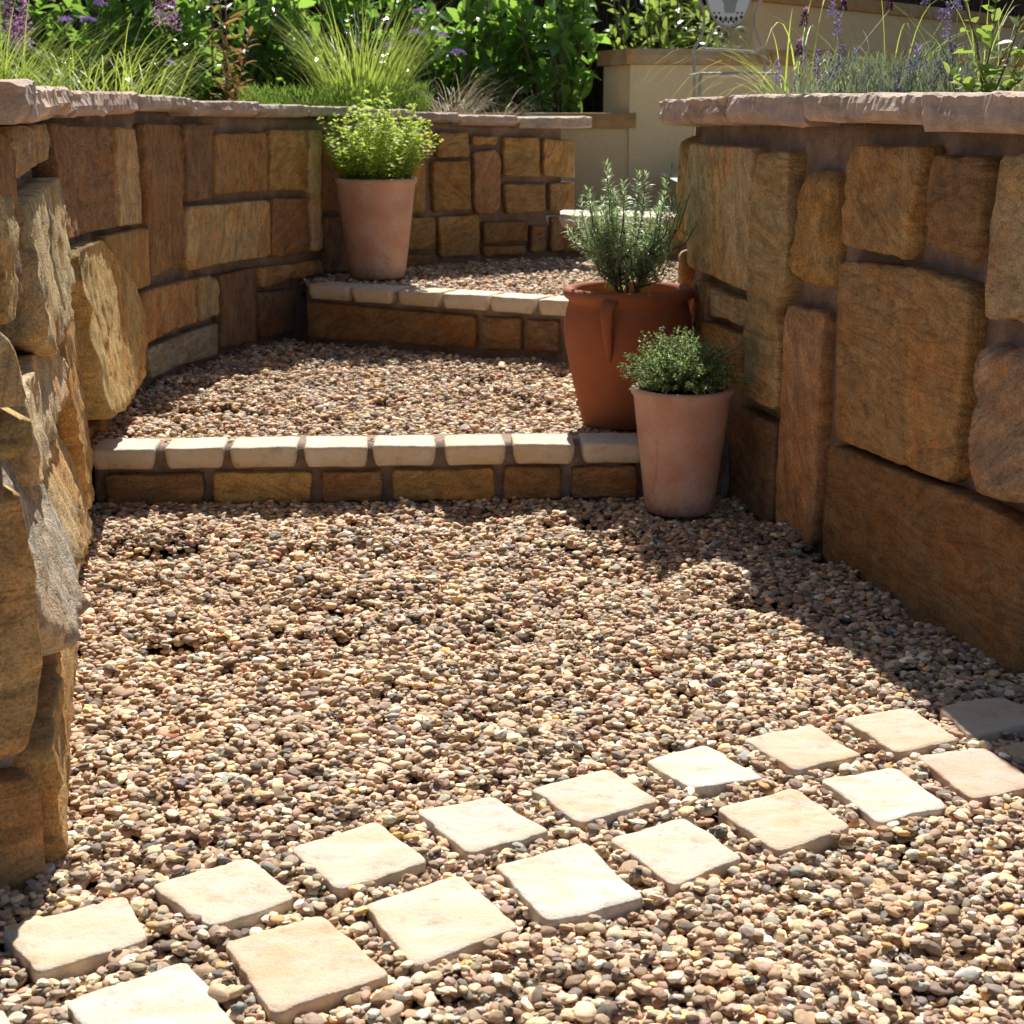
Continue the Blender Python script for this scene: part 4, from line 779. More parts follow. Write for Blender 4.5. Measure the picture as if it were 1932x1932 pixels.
def leaves_arrays(P, Dv, Nn, Ln, Wd, tint, tmpl):
    tv, tf = tmpl; P = np.asarray(P, float); Dv = unit(np.asarray(Dv, float)); Nn = np.asarray(Nn, float)
    S = unit(np.cross(Dv, Nn)); Nn = unit(np.cross(S, Dv)); k = len(tv); n = len(P)
    V = P[:,None,:] + Dv[:,None,:] * (tv[None,:,1,None] * Ln[:,None,None]) + S[:,None,:] * (tv[None,:,0,None] * Wd[:,None,None]) + Nn[:,None,:] * (tv[None,:,2,None] * Ln[:,None,None])
    F = []
    for i in range(n):
        o = i * k
        for f in tf: F.append(tuple(o + j for j in f))
    return V.reshape(-1, 3), F, np.repeat(tint, k)
def leaf_mesh(name, arrs, m, parent, origin, kind=None):
    V = np.concatenate([a[0] for a in arrs]); F = []; o = 0; T = np.concatenate([a[2] for a in arrs])
    for a in arrs: F += [tuple(o + j for j in f) for f in a[1]]; o += len(a[0])
    me = bpy.data.meshes.new(name); me.from_pydata((V - np.array(origin)).tolist(), [], F); me.update()
    at = me.attributes.new('tint', 'FLOAT', 'POINT'); at.data.foreach_set('value', T.astype(np.float32))
    q = link(name, me, m, parent, Matrix.Translation(origin))
    if kind: q['kind'] = kind
    return q
def blades(P, az, Ln, arch, w0, tint, seg=8, lean=.15):
    """grass blades as thin arching strips"""
    n = len(P); t = np.linspace(0, 1, seg + 1); V = np.zeros((n, seg + 1, 2, 3)); ca, sa = np.cos(az), np.sin(az)
    ang0 = math.pi/2 - lean * (1 + .4*np.sin(az*3.7)); hx = np.zeros(n); hz = np.zeros(n); p = np.array(P, float).copy()
    for i in range(seg + 1):
        a = ang0 - arch * (t[i] ** 1.5) * 1.9
        if i: hx = hx + np.cos(a) * Ln / seg; hz = hz + np.sin(a) * Ln / seg
        wd = w0 * (1 - t[i] ** 1.6) + .0003
        c = p + np.stack([hx*ca, hx*sa, hz], 1); sd_ = np.stack([-sa, ca, 0*sa], 1)
        V[:,i,0] = c - sd_ * wd[:,None] / 2; V[:,i,1] = c + sd_ * wd[:,None] / 2
    F = []
    for k in range(n):
        o = k * (seg + 1) * 2
        for i in range(seg): F.append((o+2*i, o+2*i+1, o+2*i+3, o+2*i+2))
    return V.reshape(-1, 3), F, np.repeat(tint, (seg + 1) * 2)
L_OREG = make_leaf('oregano_leaf', (.20,.34,.03), (.52,.66,.13), (.85,1.0,.18), .5, .5, .3)
L_THYM = make_leaf('thyme_leaf', (.13,.22,.07), (.33,.45,.20), (.46,.64,.19), .36, .42, .5)
L_ROSE = make_leaf('rosemary_leaf', (.22,.32,.15), (.50,.60,.38), (.60,.78,.34), .36, .42, .5)
L_HEDGE = make_leaf('hedge_leaf', (.045,.12,.035), (.14,.28,.07), (.44,.72,.11), .2, .48, .9)
L_LIME = make_leaf('lime_leaf', (.10,.20,.04), (.24,.37,.07), (.50,.66,.12), .3, .45, .6)
L_GRASS = make_leaf('grass_blade', (.20,.32,.045), (.42,.54,.12), (.62,.75,.13), .45, .45, .4)
L_FINE = make_leaf('fine_green', (.13,.24,.045), (.30,.42,.10), (.42,.60,.10), .5, .4, .3)
L_STRAW = make_leaf('straw', (.40,.32,.20), (.62,.54,.40), (.6,.5,.32), .5, .35, .3)
L_RED = make_leaf('bronze_leaf', (.15,.07,.03), (.30,.19,.07), (.46,.26,.08), .4, .4, .4)
L_LAV = make_leaf('lavender_leaf', (.20,.27,.18), (.36,.43,.31), (.38,.48,.26), .6, .3, .3)
L_PURP = make_leaf('purple_petal', (.22,.12,.42), (.42,.26,.66), (.46,.28,.70), .6, .35, .3)
L_PINK = make_leaf('pink_petal', (.40,.16,.36), (.66,.38,.60), (.68,.38,.60), .6, .4, .3)
L_LAVF = make_leaf('lavender_floret', (.17,.13,.26), (.50,.44,.64), (.42,.35,.56), .6, .3, .3)
L_BRACT = make_leaf('dark_bract', (.06,.025,.07), (.12,.05,.12), (.15,.06,.14), .6, .3, .3)
BARK = make_plain('bark', (.10, .07, .045), (.20, .15, .10), 60, .9, .8, .004)
STEM = make_simple('green_stem', (.14, .20, .06), .6)
DSTEM = make_simple('dark_stem', (.12, .075, .05), .7)
U = lambda a, b, n=None: nrg.uniform(a, b, n)
def rvec(n):
    v = nrg.normal(size=(n, 3)); return unit(v)

# oregano: many thin upright shoots with small round leaves in pairs and clustered tips
def oregano():
    c = np.array(POT_L) + (0, 0, .38); o = empty('oregano', tuple(c), 'bushy lime green oregano growing in the pot on the second step', 'plant'); A = []; sb = MB()
    for i in range(175):
        az = U(0, 6.283); rr = .135 * math.sqrt(U(0, 1)); b = c + (math.cos(az)*rr*.95, math.sin(az)*rr*.95, 0)
        hgt = U(.15, .37) * (1.05 - .9*(rr/.135)*.35) * (1.15 if U(0,1) < .12 else 1); lean = U(.1, .55) * (rr/.135) + .05
        if U(0,1) < .12: lean += .25
        d = np.array([math.cos(az)*lean + .12 + U(-.12,.12), math.sin(az)*lean + U(-.12,.12), 1.0]); d /= np.linalg.norm(d); tip = b + d * hgt
        mid = (b + tip) / 2 + np.array([0, 0, .01]); sb.tube([b, mid, tip], .0013, .0009, 3)
        for s in np.arange(.15, 1.0, .085):
            p = (1-s)**2*b + 2*s*(1-s)*mid + s*s*tip
            for q in range(2):
                dv = rvec(1)[0]; dv[2] = abs(dv[2]) * .4 + .1; A.append((p, dv, .013 + .009*U(.2,1) + .004*s, .15 + .85*s*U(.5,1)))
        for q in range(9):
            dv = rvec(1)[0]; dv[2] = abs(dv[2]) * .6; A.append((tip + rvec(1)[0]*.006, dv, U(.009,.017), U(.65,1)))
    n = len(A); P = np.array([a[0] for a in A]); Dv = np.array([a[1] for a in A]); Ln = np.array([a[2] for a in A]); T = np.array([a[3] for a in A])
    Nn = np.tile([0,0,1.], (n,1)) + rvec(n) * .6
    leaf_mesh('foliage', [leaves_arrays(P, Dv, Nn, Ln, Ln * .85, T, T_TINY)], L_OREG, o, tuple(c), 'stuff'); sb.build('stems', STEM, o, origin=tuple(c))
oregano()
def thyme():
    c = np.array(POT_R) + (0, 0, .31); o = empty('thyme', tuple(c), 'low rounded thyme with tiny dark green leaves in the small pinkish pot', 'plant'); A = []; sb = MB()
    for i in range(520):
        az = U(0, 6.283); el = math.asin(U(.02, 1) ** .8); rad = U(.11, .18) * (1.0 if U(0,1) > .06 else 1.15)
        tip = c + np.array([math.cos(az)*math.cos(el)*rad*1.02 - .004, math.sin(az)*math.cos(el)*rad*1.0, max(.012, .015 + math.sin(el)*rad*.93)])
        b = c + np.array([math.cos(az)*.04*U(0,1.6), math.sin(az)*.04*U(0,1.6), 0]); mid = (b + tip)/2 + np.array([0, 0, .03])
        sb.tube([b, mid, tip], .0011, .0006, 3)
        for s in np.arange(.35, 1.02, .075):
            p = (1-s)**2*b + 2*s*(1-s)*mid + s*s*tip; t = unit((tip - mid)[None])[0]
            for q in range(3):
                dv = rvec(1)[0] + t*.5; dv[2] += .25; A.append((p, dv, U(.0065,.011), .1 + .8*s*U(.4,1)))
    n = len(A); P = np.array([a[0] for a in A]); Dv = np.array([a[1] for a in A]); Ln = np.array([a[2] for a in A]); T = np.array([a[3] for a in A])
    leaf_mesh('foliage', [leaves_arrays(P, Dv, np.tile([0,0,1.], (n,1)) + rvec(n)*.7, Ln, Ln*.48, T, T_TINY)], L_THYM, o, tuple(c), 'stuff'); sb.build('stems', DSTEM, o, origin=tuple(c))
thyme()
def rosemary():
    c = np.array(POT_M) + (0, 0, .36); o = empty('rosemary', tuple(c), 'upright rosemary bush with grey green needles in the big red jar', 'plant'); A = []; sb = MB()
    tips = []
    for i in range(5):
        az = i * 1.26 + .3; b = c + np.array([math.cos(az)*.02, math.sin(az)*.02, 0]); f = c + np.array([math.cos(az)*U(.03,.09), math.sin(az)*U(.03,.08), U(.10,.17)])
        mid = (b + f)/2 + np.array([math.cos(az)*.012, math.sin(az)*.012, 0]); sb.tube([b, mid, f], .0055, .0030, 6)
        for k in range(16):
            az2 = az + U(-1.4, 1.4); s = U(.15, 1); p = b + (f - b)*s; r = U(.03, .13)
            tip = p + np.array([math.cos(az2)*r, math.sin(az2)*r, U(.05, .235)]); 
            m2 = p + (tip - p)*.5 + np.array([math.cos(az2)*r*.25, math.sin(az2)*r*.25, -.01]); sb.tube([p, m2, tip], .0026, .0012, 4); tips.append((p, m2, tip))
    tl = c + np.array([-.085,.0,.36]); 
    for q in ((-.06,0,.36),(.045,.02,.35),(.15,.03,.29),(-.12,.02,.31),(.17,0,.30),(.10,-.02,.33),(-.16,0,.24),(-.02,.0,.33),(.12,.03,.38),(-.07,-.04,.38),(-.10,.05,.27),(.19,-.03,.22),(-.175,.03,.18)):
        p = c + np.array([q[0]*.35, q[1], .12]); tip = c + np.array(q); m2 = (p + tip)/2 + np.array([q[0]*.15, 0, -.01]); sb.tube([p, m2, tip], .0026, .0011, 4); tips.append((p, m2, tip))
    for p, m2, tip in tips:
        ln = np.linalg.norm(tip - p)
        for s in np.arange(.06, 1.0, .0031/ln):
            x = (1-s)**2*p + 2*s*(1-s)*m2 + s*s*tip; t = unit(((1-s)*(m2-p) + s*(tip-m2))[None])[0]
            for q in range(1):
                r = rvec(1)[0]; r -= t * r.dot(t); r /= np.linalg.norm(r) + 1e-9
                dv = r * U(.8, 1.1) + t * (U(.1, .6) + (s > .9) * .8); A.append((x, dv, U(.024,.038) * (1 - .25*(s > .9)), .2 + .75*s*U(.5,1)))
    n = len(A); P = np.array([a[0] for a in A]); Dv = np.array([a[1] for a in A]); Ln = np.array([a[2] for a in A]); T = np.array([a[3] for a in A])
    leaf_mesh('needles', [leaves_arrays(P, Dv, np.tile([0,0,1.], (n,1)) + rvec(n)*.3, Ln, np.full(n, .0036), T, T_NEED)], L_ROSE, o, tuple(c), 'stuff'); sb.build('branches', BARK, o, origin=tuple(c))
rosemary()

# ------------------------------------------------------------------ planters: soil behind the walls
mb = MB(); edge = cpts(LW, .0, LW.len, -.28, 60); far_ = [(-4.5, 1.4 + 7.5*i/60) for i in range(61)]
for i in range(61):
    far_[i] = (-4.5 + 4.8*(i/60)**3, 1.4 + 7.35*min(1, i/48))
v = [(x, y, .99 - .07*max(0,(y-5.5)/2.2)) for x, y in edge] + [(x, y, .99 - .05*max(0,(y-5.5)/3)) for x, y in far_]
mb.add(v, [(i, i+1, 61+i+1, 61+i) for i in range(60)]); s_ = mb.build('terrain', MULCH); tag(s_, 'planting bed soil behind the curved wall', 'terrain', kind='structure')
mb = MB(); edge = cpts(RW, .0, RW.len, -.22, 60); v = [(x, y, 1.0) for x, y in edge] + [(x + 2.2 + .6*(i/60), 2.2 + 4.4*(i/60), 1.02) for i, (x, y) in enumerate(edge)]
mb.add(v, [(i+1, i, 61+i, 61+i+1) for i in range(60)]); s_ = mb.build('terrain', MULCH); tag(s_, 'planting bed soil behind the shaded block wall', 'terrain', kind='structure')
sheet('terrain', [(-8,8.95),(.6,8.95),(.62,9.4),(9,9.4),(9,30),(-8,30)], .92, GROUND, 'dark earth under the hedge', 'terrain')
sheet('terrace', [(.78,7.62),(3.5,6.9),(3.5,8.8),(.78,8.7)], .675, PALE, 'pale terrace floor under the metal chair', 'terrace')

# ------------------------------------------------------------------ rendered garden walls and fence
def rendered_wall(pts, zb, zt, ct, label, thick=.22, over=.03, name='rendered_wall'):
    o = empty(name, (*pts[0], zb), label, 'wall'); cv = Curve(pts, 1, False)
    def strip(a, b, z0, z1, nm, m):
        n = len(pts); V = []; F = []
        for i in range(n):
            q = cv.s[i] + (a if i == n-1 else -a if i == 0 else 0)
            t = cv.tan(min(max(cv.s[i], .05), cv.len - .05)); nn = np.array([t[1], -t[0]]); p = np.array(pts[i], float) + t * (a if i == n-1 else -a if i == 0 else 0)
            f = p + nn * a; k = p - nn * (thick + a)
            V += [(f[0], f[1], z0), (f[0], f[1], z1 - .006*b), (f[0]-nn[0]*.006*b, f[1]-nn[1]*.006*b, z1), (k[0], k[1], z1), (k[0], k[1], z0)]
        for i in range(n - 1):
            for j in range(5): F.append((i*5+j, (i+1)*5+j, (i+1)*5+(j+1) % 5, i*5+(j+1) % 5))
        F += [tuple(range(5)), tuple((n-1)*5+j for j in range(5))[::-1]]
        return link(nm, mesh(nm, V, F, False), m, o)
    strip(0, 0, zb, zt, 'wall_face', RENDER)
    L_ = cv.len; k = 0; x = 0
    # coping in separate lengths
    full = pts
    nseg = max(1, int(L_ / .62)); 
    for i in range(nseg):
        a = L_ * i / nseg + (.003 if i else -over); b = L_ * (i+1) / nseg - (.003 if i < nseg-1 else -over); V = []; F = []
        for q in (a, b):
            qq = min(max(q, .0), L_); p = cv.raw(qq); t = cv.tan(min(max(qq, .05), L_-.05)); nn = np.array([t[1], -t[0]]); p = p + t * (q - qq)
            f = p + nn * over; kx = p - nn * (thick + over)
            V += [(f[0], f[1], zt + .002), (f[0] + nn[0]*.004, f[1] + nn[1]*.004, zt + ct*.6), (f[0]-nn[0]*.008, f[1]-nn[1]*.008, zt + ct), (kx[0], kx[1], zt + ct), (kx[0], kx[1], zt + .002)]
        for j in range(5): F.append((j, 5+j, 5+(j+1) % 5, (j+1) % 5))
        F += [(0,1,2,3,4), (9,8,7,6,5)]
        link('coping_stone', mesh('coping_stone', V, F, False), OCHRE, o)
    return o
rendered_wall([(-3.2, 8.95), (.62, 8.74)], .4, .905, .078, 'low cream rendered wall with ochre coping running behind the end of the curved stone wall')
rendered_wall([(.615, 8.72), (3.6, 9.4)], .4, 1.228, .08, 'mid height cream rendered wall with ochre coping behind the metal chair', thick=.5)
rendered_wall([(1.43, 10.0), (2.8, 11.9), (4.4, 14.1)], .4, 1.616, .085, 'tallest cream rendered wall with ochre coping receding behind the lavender')
WOODF = make_plain('brushwood', (.045,.03,.02), (.15,.105,.075), 30, .9, .8, .01)
fo = empty('brushwood_fence', (-2, 11.2, .9), 'dark brushwood screen fence behind the hedge', 'fence'); mb = MB()
fp = Curve([(-6, 11.0), (1.8, 11.2), (5.5, 15.8)], 1, False)
for k in range(900):
    s = fp.len * k / 900; p, t, n_ = fp.at(s, U(-.02, .02)); z = U(2.3, 2.6); dx = U(-.02, .02)
    mb.tube([(p[0], p[1], .9), (p[0] + dx, p[1] + U(-.02,.02), z)], U(.004, .008), None, 4)
bb = mb.build('brushwood', WOODF, fo); bb['kind'] = 'stuff'
mb = MB(); V = []
for q in (0, 7.8, fp.len):
    p, t, n_ = fp.at(min(max(q,.05), fp.len-.05), -.03); V += [(p[0], p[1], .9), (p[0], p[1], 2.4), (p[0]-n_[0]*.03, p[1]-n_[1]*.03, 2.4), (p[0]-n_[0]*.03, p[1]-n_[1]*.03, .9)]
mb.add(V, [(i*4+j, (i+1)*4+j, (i+1)*4+(j+1) % 4, i*4+(j+1) % 4) for i in range(2) for j in range(4)]); mb.build('backing', WOODF, fo, False)

# ------------------------------------------------------------------ hedge shrubs
LEAF_ME = {}
def single_leaf_mesh(key, ln, wd, m):
    if key in LEAF_ME: return LEAF_ME[key]
    V, F, T = leaves_arrays(np.zeros((1,3)), np.array([[0,1.,0]]), np.array([[0,0,1.]]), np.array([ln]), np.array([wd]), np.array([.5]), T_BROAD)
    me = mesh('leaf', V, F); at = me.attributes.new('tint', 'FLOAT', 'POINT'); at.data.foreach_set('value', T.astype(np.float32)); me.materials.append(m); LEAF_ME[key] = me; return me
def shrub(name, c, rx, ry, hz, nst, leafl, m, label, cat, key, nparts=36, group=None, wr=.5, per=22, stem=BARK):
    o = empty(name, c, label, cat, group); A = []; sb = MB(); c = np.array(c)
    for i in range(nst):
        az = U(0, 6.283); r = math.sqrt(U(0,1)); b = c + np.array([math.cos(az)*rx*.3*r, math.sin(az)*ry*.3*r, 0])
        tip = c + np.array([math.cos(az)*rx*r*1.05, math.sin(az)*ry*r*1.05, hz * U(.45, 1.0)]); mid = (b + tip)/2 + np.array([math.cos(az)*rx*r*.2, math.sin(az)*ry*r*.2, hz*.08])
        sb.tube([b, mid, tip], .009, .003, 4)
        for s in np.linspace(.06, 1, per):
            p = (1-s)**2*b + 2*s*(1-s)*mid + s*s*tip; t = unit(((1-s)*(mid-b) + s*(tip-mid))[None])[0]
            dv = rvec(1)[0]*.9 + t*.45; dv[2] -= .08; A.append((p + rvec(1)[0]*.02, dv, leafl * U(.6, 1.15), U(0, .8) + .2*s))
    n = len(A); P = np.array([a[0] for a in A]); Dv = unit(np.array([a[1] for a in A])); Ln = np.array([a[2] for a in A]); T = np.array([a[3] for a in A]); Nn = np.tile([0,0,1.], (n,1)) + rvec(n)*.55
    near = np.argsort(P[:,1] - .3*np.abs(P[:,2] - 1.35))[:nparts] if nparts else np.array([], int); rest = np.setdiff1d(np.arange(n), near)
    leaf_mesh('foliage', [leaves_arrays(P[rest], Dv[rest], Nn[rest], Ln[rest], Ln[rest]*wr, T[rest], T_BROAD)], m, o, tuple(c), 'stuff'); sb.build('branches', stem, o, origin=tuple(c))
    for i in near:
        d = Vector(Dv[i]); nn = Vector(Nn[i]); sx = d.cross(nn).normalized(); nn = sx.cross(d); k = Ln[i] / leafl
        M = Matrix(((sx.x*k, d.x*k, nn.x*k, P[i][0]), (sx.y*k, d.y*k, nn.y*k, P[i][1]), (sx.z*k, d.z*k, nn.z*k, P[i][2]), (0,0,0,1)))
        link('leaf', single_leaf_mesh(key, leafl, leafl*wr, m), None, o, M)
    return o
HG = 'glossy hedge shrubs before the brushwood fence'
for i, (x, y, rx, hz, lab) in enumerate([(-3.35,9.75,.55,1.5,'dark glossy hedge shrub in the far corner behind the pink salvia'), (-2.55,9.6,.55,1.45,'glossy hedge shrub behind the purple verbena stems'),
        (-1.75,9.7,.52,1.5,'glossy hedge shrub behind the bronze leaved plant'), (-1.0,9.6,.5,1.5,'glossy hedge shrub rising behind the tall bright grass clump'),
        (-.25,9.75,.5,1.3,'glossy hedge shrub behind the straw coloured feather grass'), (.28,9.65,.34,1.25,'sparse glossy hedge shrub with the brushwood fence showing through'), (.95,10.1,.42,1.5,'bright hedge shrub rising behind the mid height cream wall'),
        (1.25,10.6,.5,1.6,'hedge shrub behind the chair plaque')]):
    shrub('hedge_shrub', (x, y, .92), rx, .30, hz * .68, 34 if x < 0 else 22, (.14 if i < 6 else .10), L_HEDGE if i < 6 else L_LIME, lab, 'shrub', 'hedge' if i < 6 else 'lime', 34, HG)

# ------------------------------------------------------------------ grasses, flowers in the left bed
def grass(name, c, n, rad, ln, arch, w0, m, label, lean=.25, bias=None, cat='grass'):
    o = empty(name, c, label, cat); a = U(0, 6.283, n); r = rad*np.sqrt(U(0,1,n)); P = np.stack([c[0]+np.cos(a)*r, c[1]+np.sin(a)*r, np.full(n, c[2])], 1); az = a + U(-.7,.7,n)
    if bias is not None: az = np.where(U(0,1,n) < .5, bias + U(-.7,.7,n), az)
    leaf_mesh('blades', [blades(P, az, U(.55,1.1,n)*ln, U(.35,1.1,n)*arch, np.full(n, w0)*U(.7,1.2,n), U(0,1,n), lean=lean)], m, o, c, 'stuff'); return o
grass('ornamental_grass', (-1.98, 6.1, .98), 520, .34, .50, .85, .0050, L_GRASS, 'arching bright green grass clump above the coping near the pink salvia', .3)
grass('ornamental_grass', (-1.50, 6.2, .98), 260, .26, .54, 1.0, .0045, L_GRASS, 'loose clump of long arching grass blades above the curved coping by the verbena', .45, 0)
grass('ornamental_grass', (-.72, 7.95, .94), 420, .17, .66, .6, .0062, L_GRASS, 'tallest bright grass clump behind the potted oregano', .28)
grass('feather_grass', (-.28, 8.05, .93), 170, .08, .42, 1.15, .0032, L_STRAW, 'straw coloured feather grass drooping over the far end of the curved wall', .45, -.2)
grass('feather_grass', (-.05, 7.98, .92), 90, .08, .34, 1.3, .003, L_STRAW, 'small straw coloured grass tuft lying over the ochre coped wall', .7, .2)
def feathery(c, n, rx, ry, hz, m, label, name='yarrow'):
    o = empty(name, c, label, 'plant'); A = []
    n2 = n; P = np.stack([c[0] + U(-1,1,n2)*rx, c[1] + U(-1,1,n2)*ry, c[2] + hz*U(0,1,n2)**1.3], 1); Dv = rvec(n2)*.7 + np.array([0,0,1.]); Ln = U(.02,.06,n2)
    leaf_mesh('foliage', [leaves_arrays(P, Dv, rvec(n2), Ln, np.full(n2,.0035), U(0,1,n2), T_NEED)], m, o, c, 'stuff')
feathery((-1.02, 7.6, .945), 1900, .22, .14, .15, L_FINE, 'low feathery green plant to one side under the tall bright grass')
feathery((-.62, 7.75, .94), 2100, .24, .14, .17, L_FINE, 'low feathery green plant right behind the coping above the oregano')
def verbena(c, heads, label):
    o = empty('verbena', c, label, 'flower'); sb = MB()
    for hx, hy, hz, r in heads:
        b = Vector(c) + Vector((U(-.05,.05), U(-.05,.05), 0)); t = Vector((hx, hy, hz)); sb.tube([b, (b+t)/2 + Vector((U(-.03,.03),0,.02)), t], .0022, .0014, 4)
        n = 90; a = U(0,6.283,n); q = r*np.sqrt(U(0,1,n)); P = np.stack([hx+np.cos(a)*q, hy+np.sin(a)*q, hz + .6*r*np.sqrt(np.maximum(0,1-(q/r)**2))], 1)
        leaf_mesh('flower_head', [leaves_arrays(P, rvec(n)+np.array([0,0,.6]), rvec(n), U(.008,.014,n), U(.006,.010,n), U(0,1,n), T_TINY)], L_PURP, o, (hx,hy,hz))
    sb.build('stems', STEM, o, origin=c)
for c_, hd, lab in VERBENA: verbena(c_, hd, lab)
def salvia(c, spikes, label):
    o = empty('salvia', c, label, 'flower'); sb = MB()
    for hx, hy, hz, ln, sp in spikes:
        t = Vector((hx, hy, hz)); b = Vector(c) + Vector((U(-.05,.05), U(-.04,.04), 0)); sb.tube([b, (b+t)/2, t], .003, .0016, 4)
        n = 170; s = U(0,1,n); a = U(0,6.283,n); q = sp*(1.05 - s*.6)*U(.2,1,n); P = np.stack([hx+np.cos(a)*q, hy+np.sin(a)*q, hz - ln*(1-s)], 1)
        leaf_mesh('flower_spike', [leaves_arrays(P, rvec(n), rvec(n), U(.010,.02,n), U(.007,.014,n), U(0,1,n), T_TINY)], L_PINK, o, (hx,hy,hz))
    sb.build('stems', DSTEM, o, origin=c)
for c_, sp, lab in SALVIA: salvia(c_, sp, lab)
def bronze(c, label, stems):
    o = empty('bronze_leaved_plant', c, label, 'plant'); sb = MB(); A = []
    for tip in stems:
        b = np.array(c); tip = np.array(tip); sb.tube([b, tip], .005, .002, 4, 0)
        for s in np.linspace(.08, 1, 15):
            for q in range(2):
                dv = rvec(1)[0]*np.array([1,1,.3]) + np.array([0,0,.45]); A.append((b + (tip-b)*s, dv, U(.06,.11), U(0,1)))
    n = len(A); P = np.array([a[0] for a in A]); Dv = np.array([a[1] for a in A]); Ln = np.array([a[2] for a in A]); T = np.array([a[3] for a in A])
    leaf_mesh('foliage', [leaves_arrays(P, Dv, np.tile([0,0,1.],(n,1))+rvec(n)*.3, Ln, Ln*.2, T, T_BROAD)], L_RED, o, c, 'stuff'); sb.build('stems', DSTEM, o, origin=c)
bronze(BRONZE[0], 'upright plant with narrow bronze red leaves behind the curved coping', BRONZE[1])

# ------------------------------------------------------------------ right bed: lavender, arching grass, lime shrub
def lavender(c, spikes, label, dark=(), leafn=260, rx=.11, hz=.13):
    o = empty('lavender', c, label, 'lavender'); sb = MB(); c = tuple(c)
    for k, (tip_, ln) in enumerate(spikes):
        t = Vector(tip_); base = t - Vector((U(-.004,.004), 0, ln)); b = Vector(c) + Vector((U(-.05,.05), U(-.04,.04), 0))
        sb.tube([b, (b + base)/2 + Vector((U(-.01,.01), 0, .01)), base], .0012, .001, 3)
        n = int(60 + 900*ln); s = U(0,1,n); a = U(0,6.283,n); q = .0065*(1.1 - .5*s)*(.75 + .35*np.sin(s*26))
        P = np.stack([base.x + (t.x-base.x)*s + np.cos(a)*q, base.y + np.sin(a)*q, base.z + ln*s], 1); dk = k in dark
        leaf_mesh('flower_spike', [leaves_arrays(P, np.stack([np.cos(a),np.sin(a),np.full(n,.8)],1), rvec(n), U(.005,.009,n), U(.004,.007,n), U(0,1,n)**1.5, T_TINY)], L_BRACT if dk else L_LAVF, o, tuple(base))
        if dk:
            m = 14; leaf_mesh('flower_crest', [leaves_arrays(np.tile([t.x,t.y,t.z-.004],(m,1)), rvec(m)*.35+np.array([0,0,1.]), rvec(m), U(.014,.024,m), U(.007,.011,m), U(.4,1,m), T_TINY)], L_PINK, o, tuple(t))
    n = int(leafn * 1.9); P = np.stack([c[0]+nrg.normal(0,rx*.65,n), c[1]+nrg.normal(0,.05,n), c[2]+hz*U(0,1,n)**1.4], 1)
    leaf_mesh('foliage', [leaves_arrays(P, rvec(n)*.55+np.array([0,0,1.]), rvec(n), U(.02,.045,n), np.full(n,.0028), U(0,1,n), T_NEED)], L_LAV, o, c, 'stuff'); sb.build('stems', STEM, o, origin=c)
for (c_, sp, lab), (dk, ln_, rx_, hz_) in zip(LAVENDER, [((), 120, .05, .06), ((0,1,2,4,5), 160, .08, .07), ((), 560, .12, .15), ((), 400, .12, .14), ((), 360, .11, .16)]):
    lavender(c_, sp, lab, dk, ln_, rx_, hz_)
q = GRASS_R[0]; grass('arching_grass', q, 46, .06, .58, 1.15, .005, L_GRASS, 'few long thin grass blades arching out by the metal chair', .5, math.pi)
q = GRASS_R[1]; grass('arching_grass', q, 34, .12, .5, 1.1, .003, L_GRASS, 'thin grass blades rising between the lavender plants', .3)
q = GRASS_R[2]; grass('arching_grass', q, 34, .10, .42, .6, .004, L_GRASS, 'upright grass clump behind the lime leaved shrub', .2)
def lime(c, label):
    o = empty('lime_leaved_shrub', c, label, 'shrub'); sb = MB(); A = []; c = np.array(c)
    tips = LIME_TIPS
    for k, t in enumerate(tips):
        t = np.array(t); b = c + np.array([U(-.03,.03), U(-.02,.02), 0]); m = (b + t)/2 + np.array([.01,0,.02]); sb.tube([b, m, t], .0028, .0016, 5)
        for s in np.linspace(.15, 1, 12):
            p = (1-s)**2*b + 2*s*(1-s)*m + s*s*t; r = rvec(1)[0]*np.array([1,1,.6]) + np.array([0,0,.35]); A.append((p, r, U(.028,.052), 0))
    me = single_leaf_mesh('lime_big', .045, .030, L_LIME)
    for p, d, ln, _ in A:
        d = Vector(d).normalized(); nn = Vector((U(-.6,.6), U(-.6,.6), 1)); sx = d.cross(nn).normalized(); nn = sx.cross(d); k = ln/.045
        link('leaf', me, None, o, Matrix(((sx.x*k, d.x*k, nn.x*k, p[0]), (sx.y*k, d.y*k, nn.y*k, p[1]), (sx.z*k, d.z*k, nn.z*k, p[2]), (0,0,0,1))))
    sb.build('stems', DSTEM, o, origin=tuple(c))
lime(LIME_BASE, 'lime green shrub with rounded leaves at the near end of the block wall planting')

# ------------------------------------------------------------------ metal chair with painted plaque
IRON = make_plain('pale_grey_iron', (.36,.33,.29), (.46,.43,.38), 20, .5, .2, .002); IRON.node_tree.nodes['Principled BSDF'].inputs['Metallic'].default_value = .2
WHITE = make_simple('plaque_white', (.72,.76,.78), .35); BLACK = make_simple('plaque_black', (.02,.02,.025), .35); PGREEN = make_simple('plaque_green', (.22,.32,.18), .4); PGREY = make_simple('plaque_grey', (.30,.36,.35), .4)
CY = 7.75
CU = .000710; CX0 = .985; CZ0 = 1.546         # chair back drawn in units of 0.71 mm
def CP(x, y, dy=0): return (CX0 + (x - 1650) * CU, CY + dy, CZ0 - y * CU)
k0 = CP(1650, 700); ch = empty('metal_chair', (k0[0], CY, .68), 'pale wrought iron garden chair with scrolls and an oval painted plaque in its back', 'chair')
def tubepart(name, pts, r):
    mb = MB(); P = catmull(np.array(pts, float), 8); mb.tube([tuple(p) for p in P], r, None, 7); return mb.build(name, IRON, ch, origin=tuple(P[0]))
R_ = .0065
fl = lambda x, z0: (x, z0)
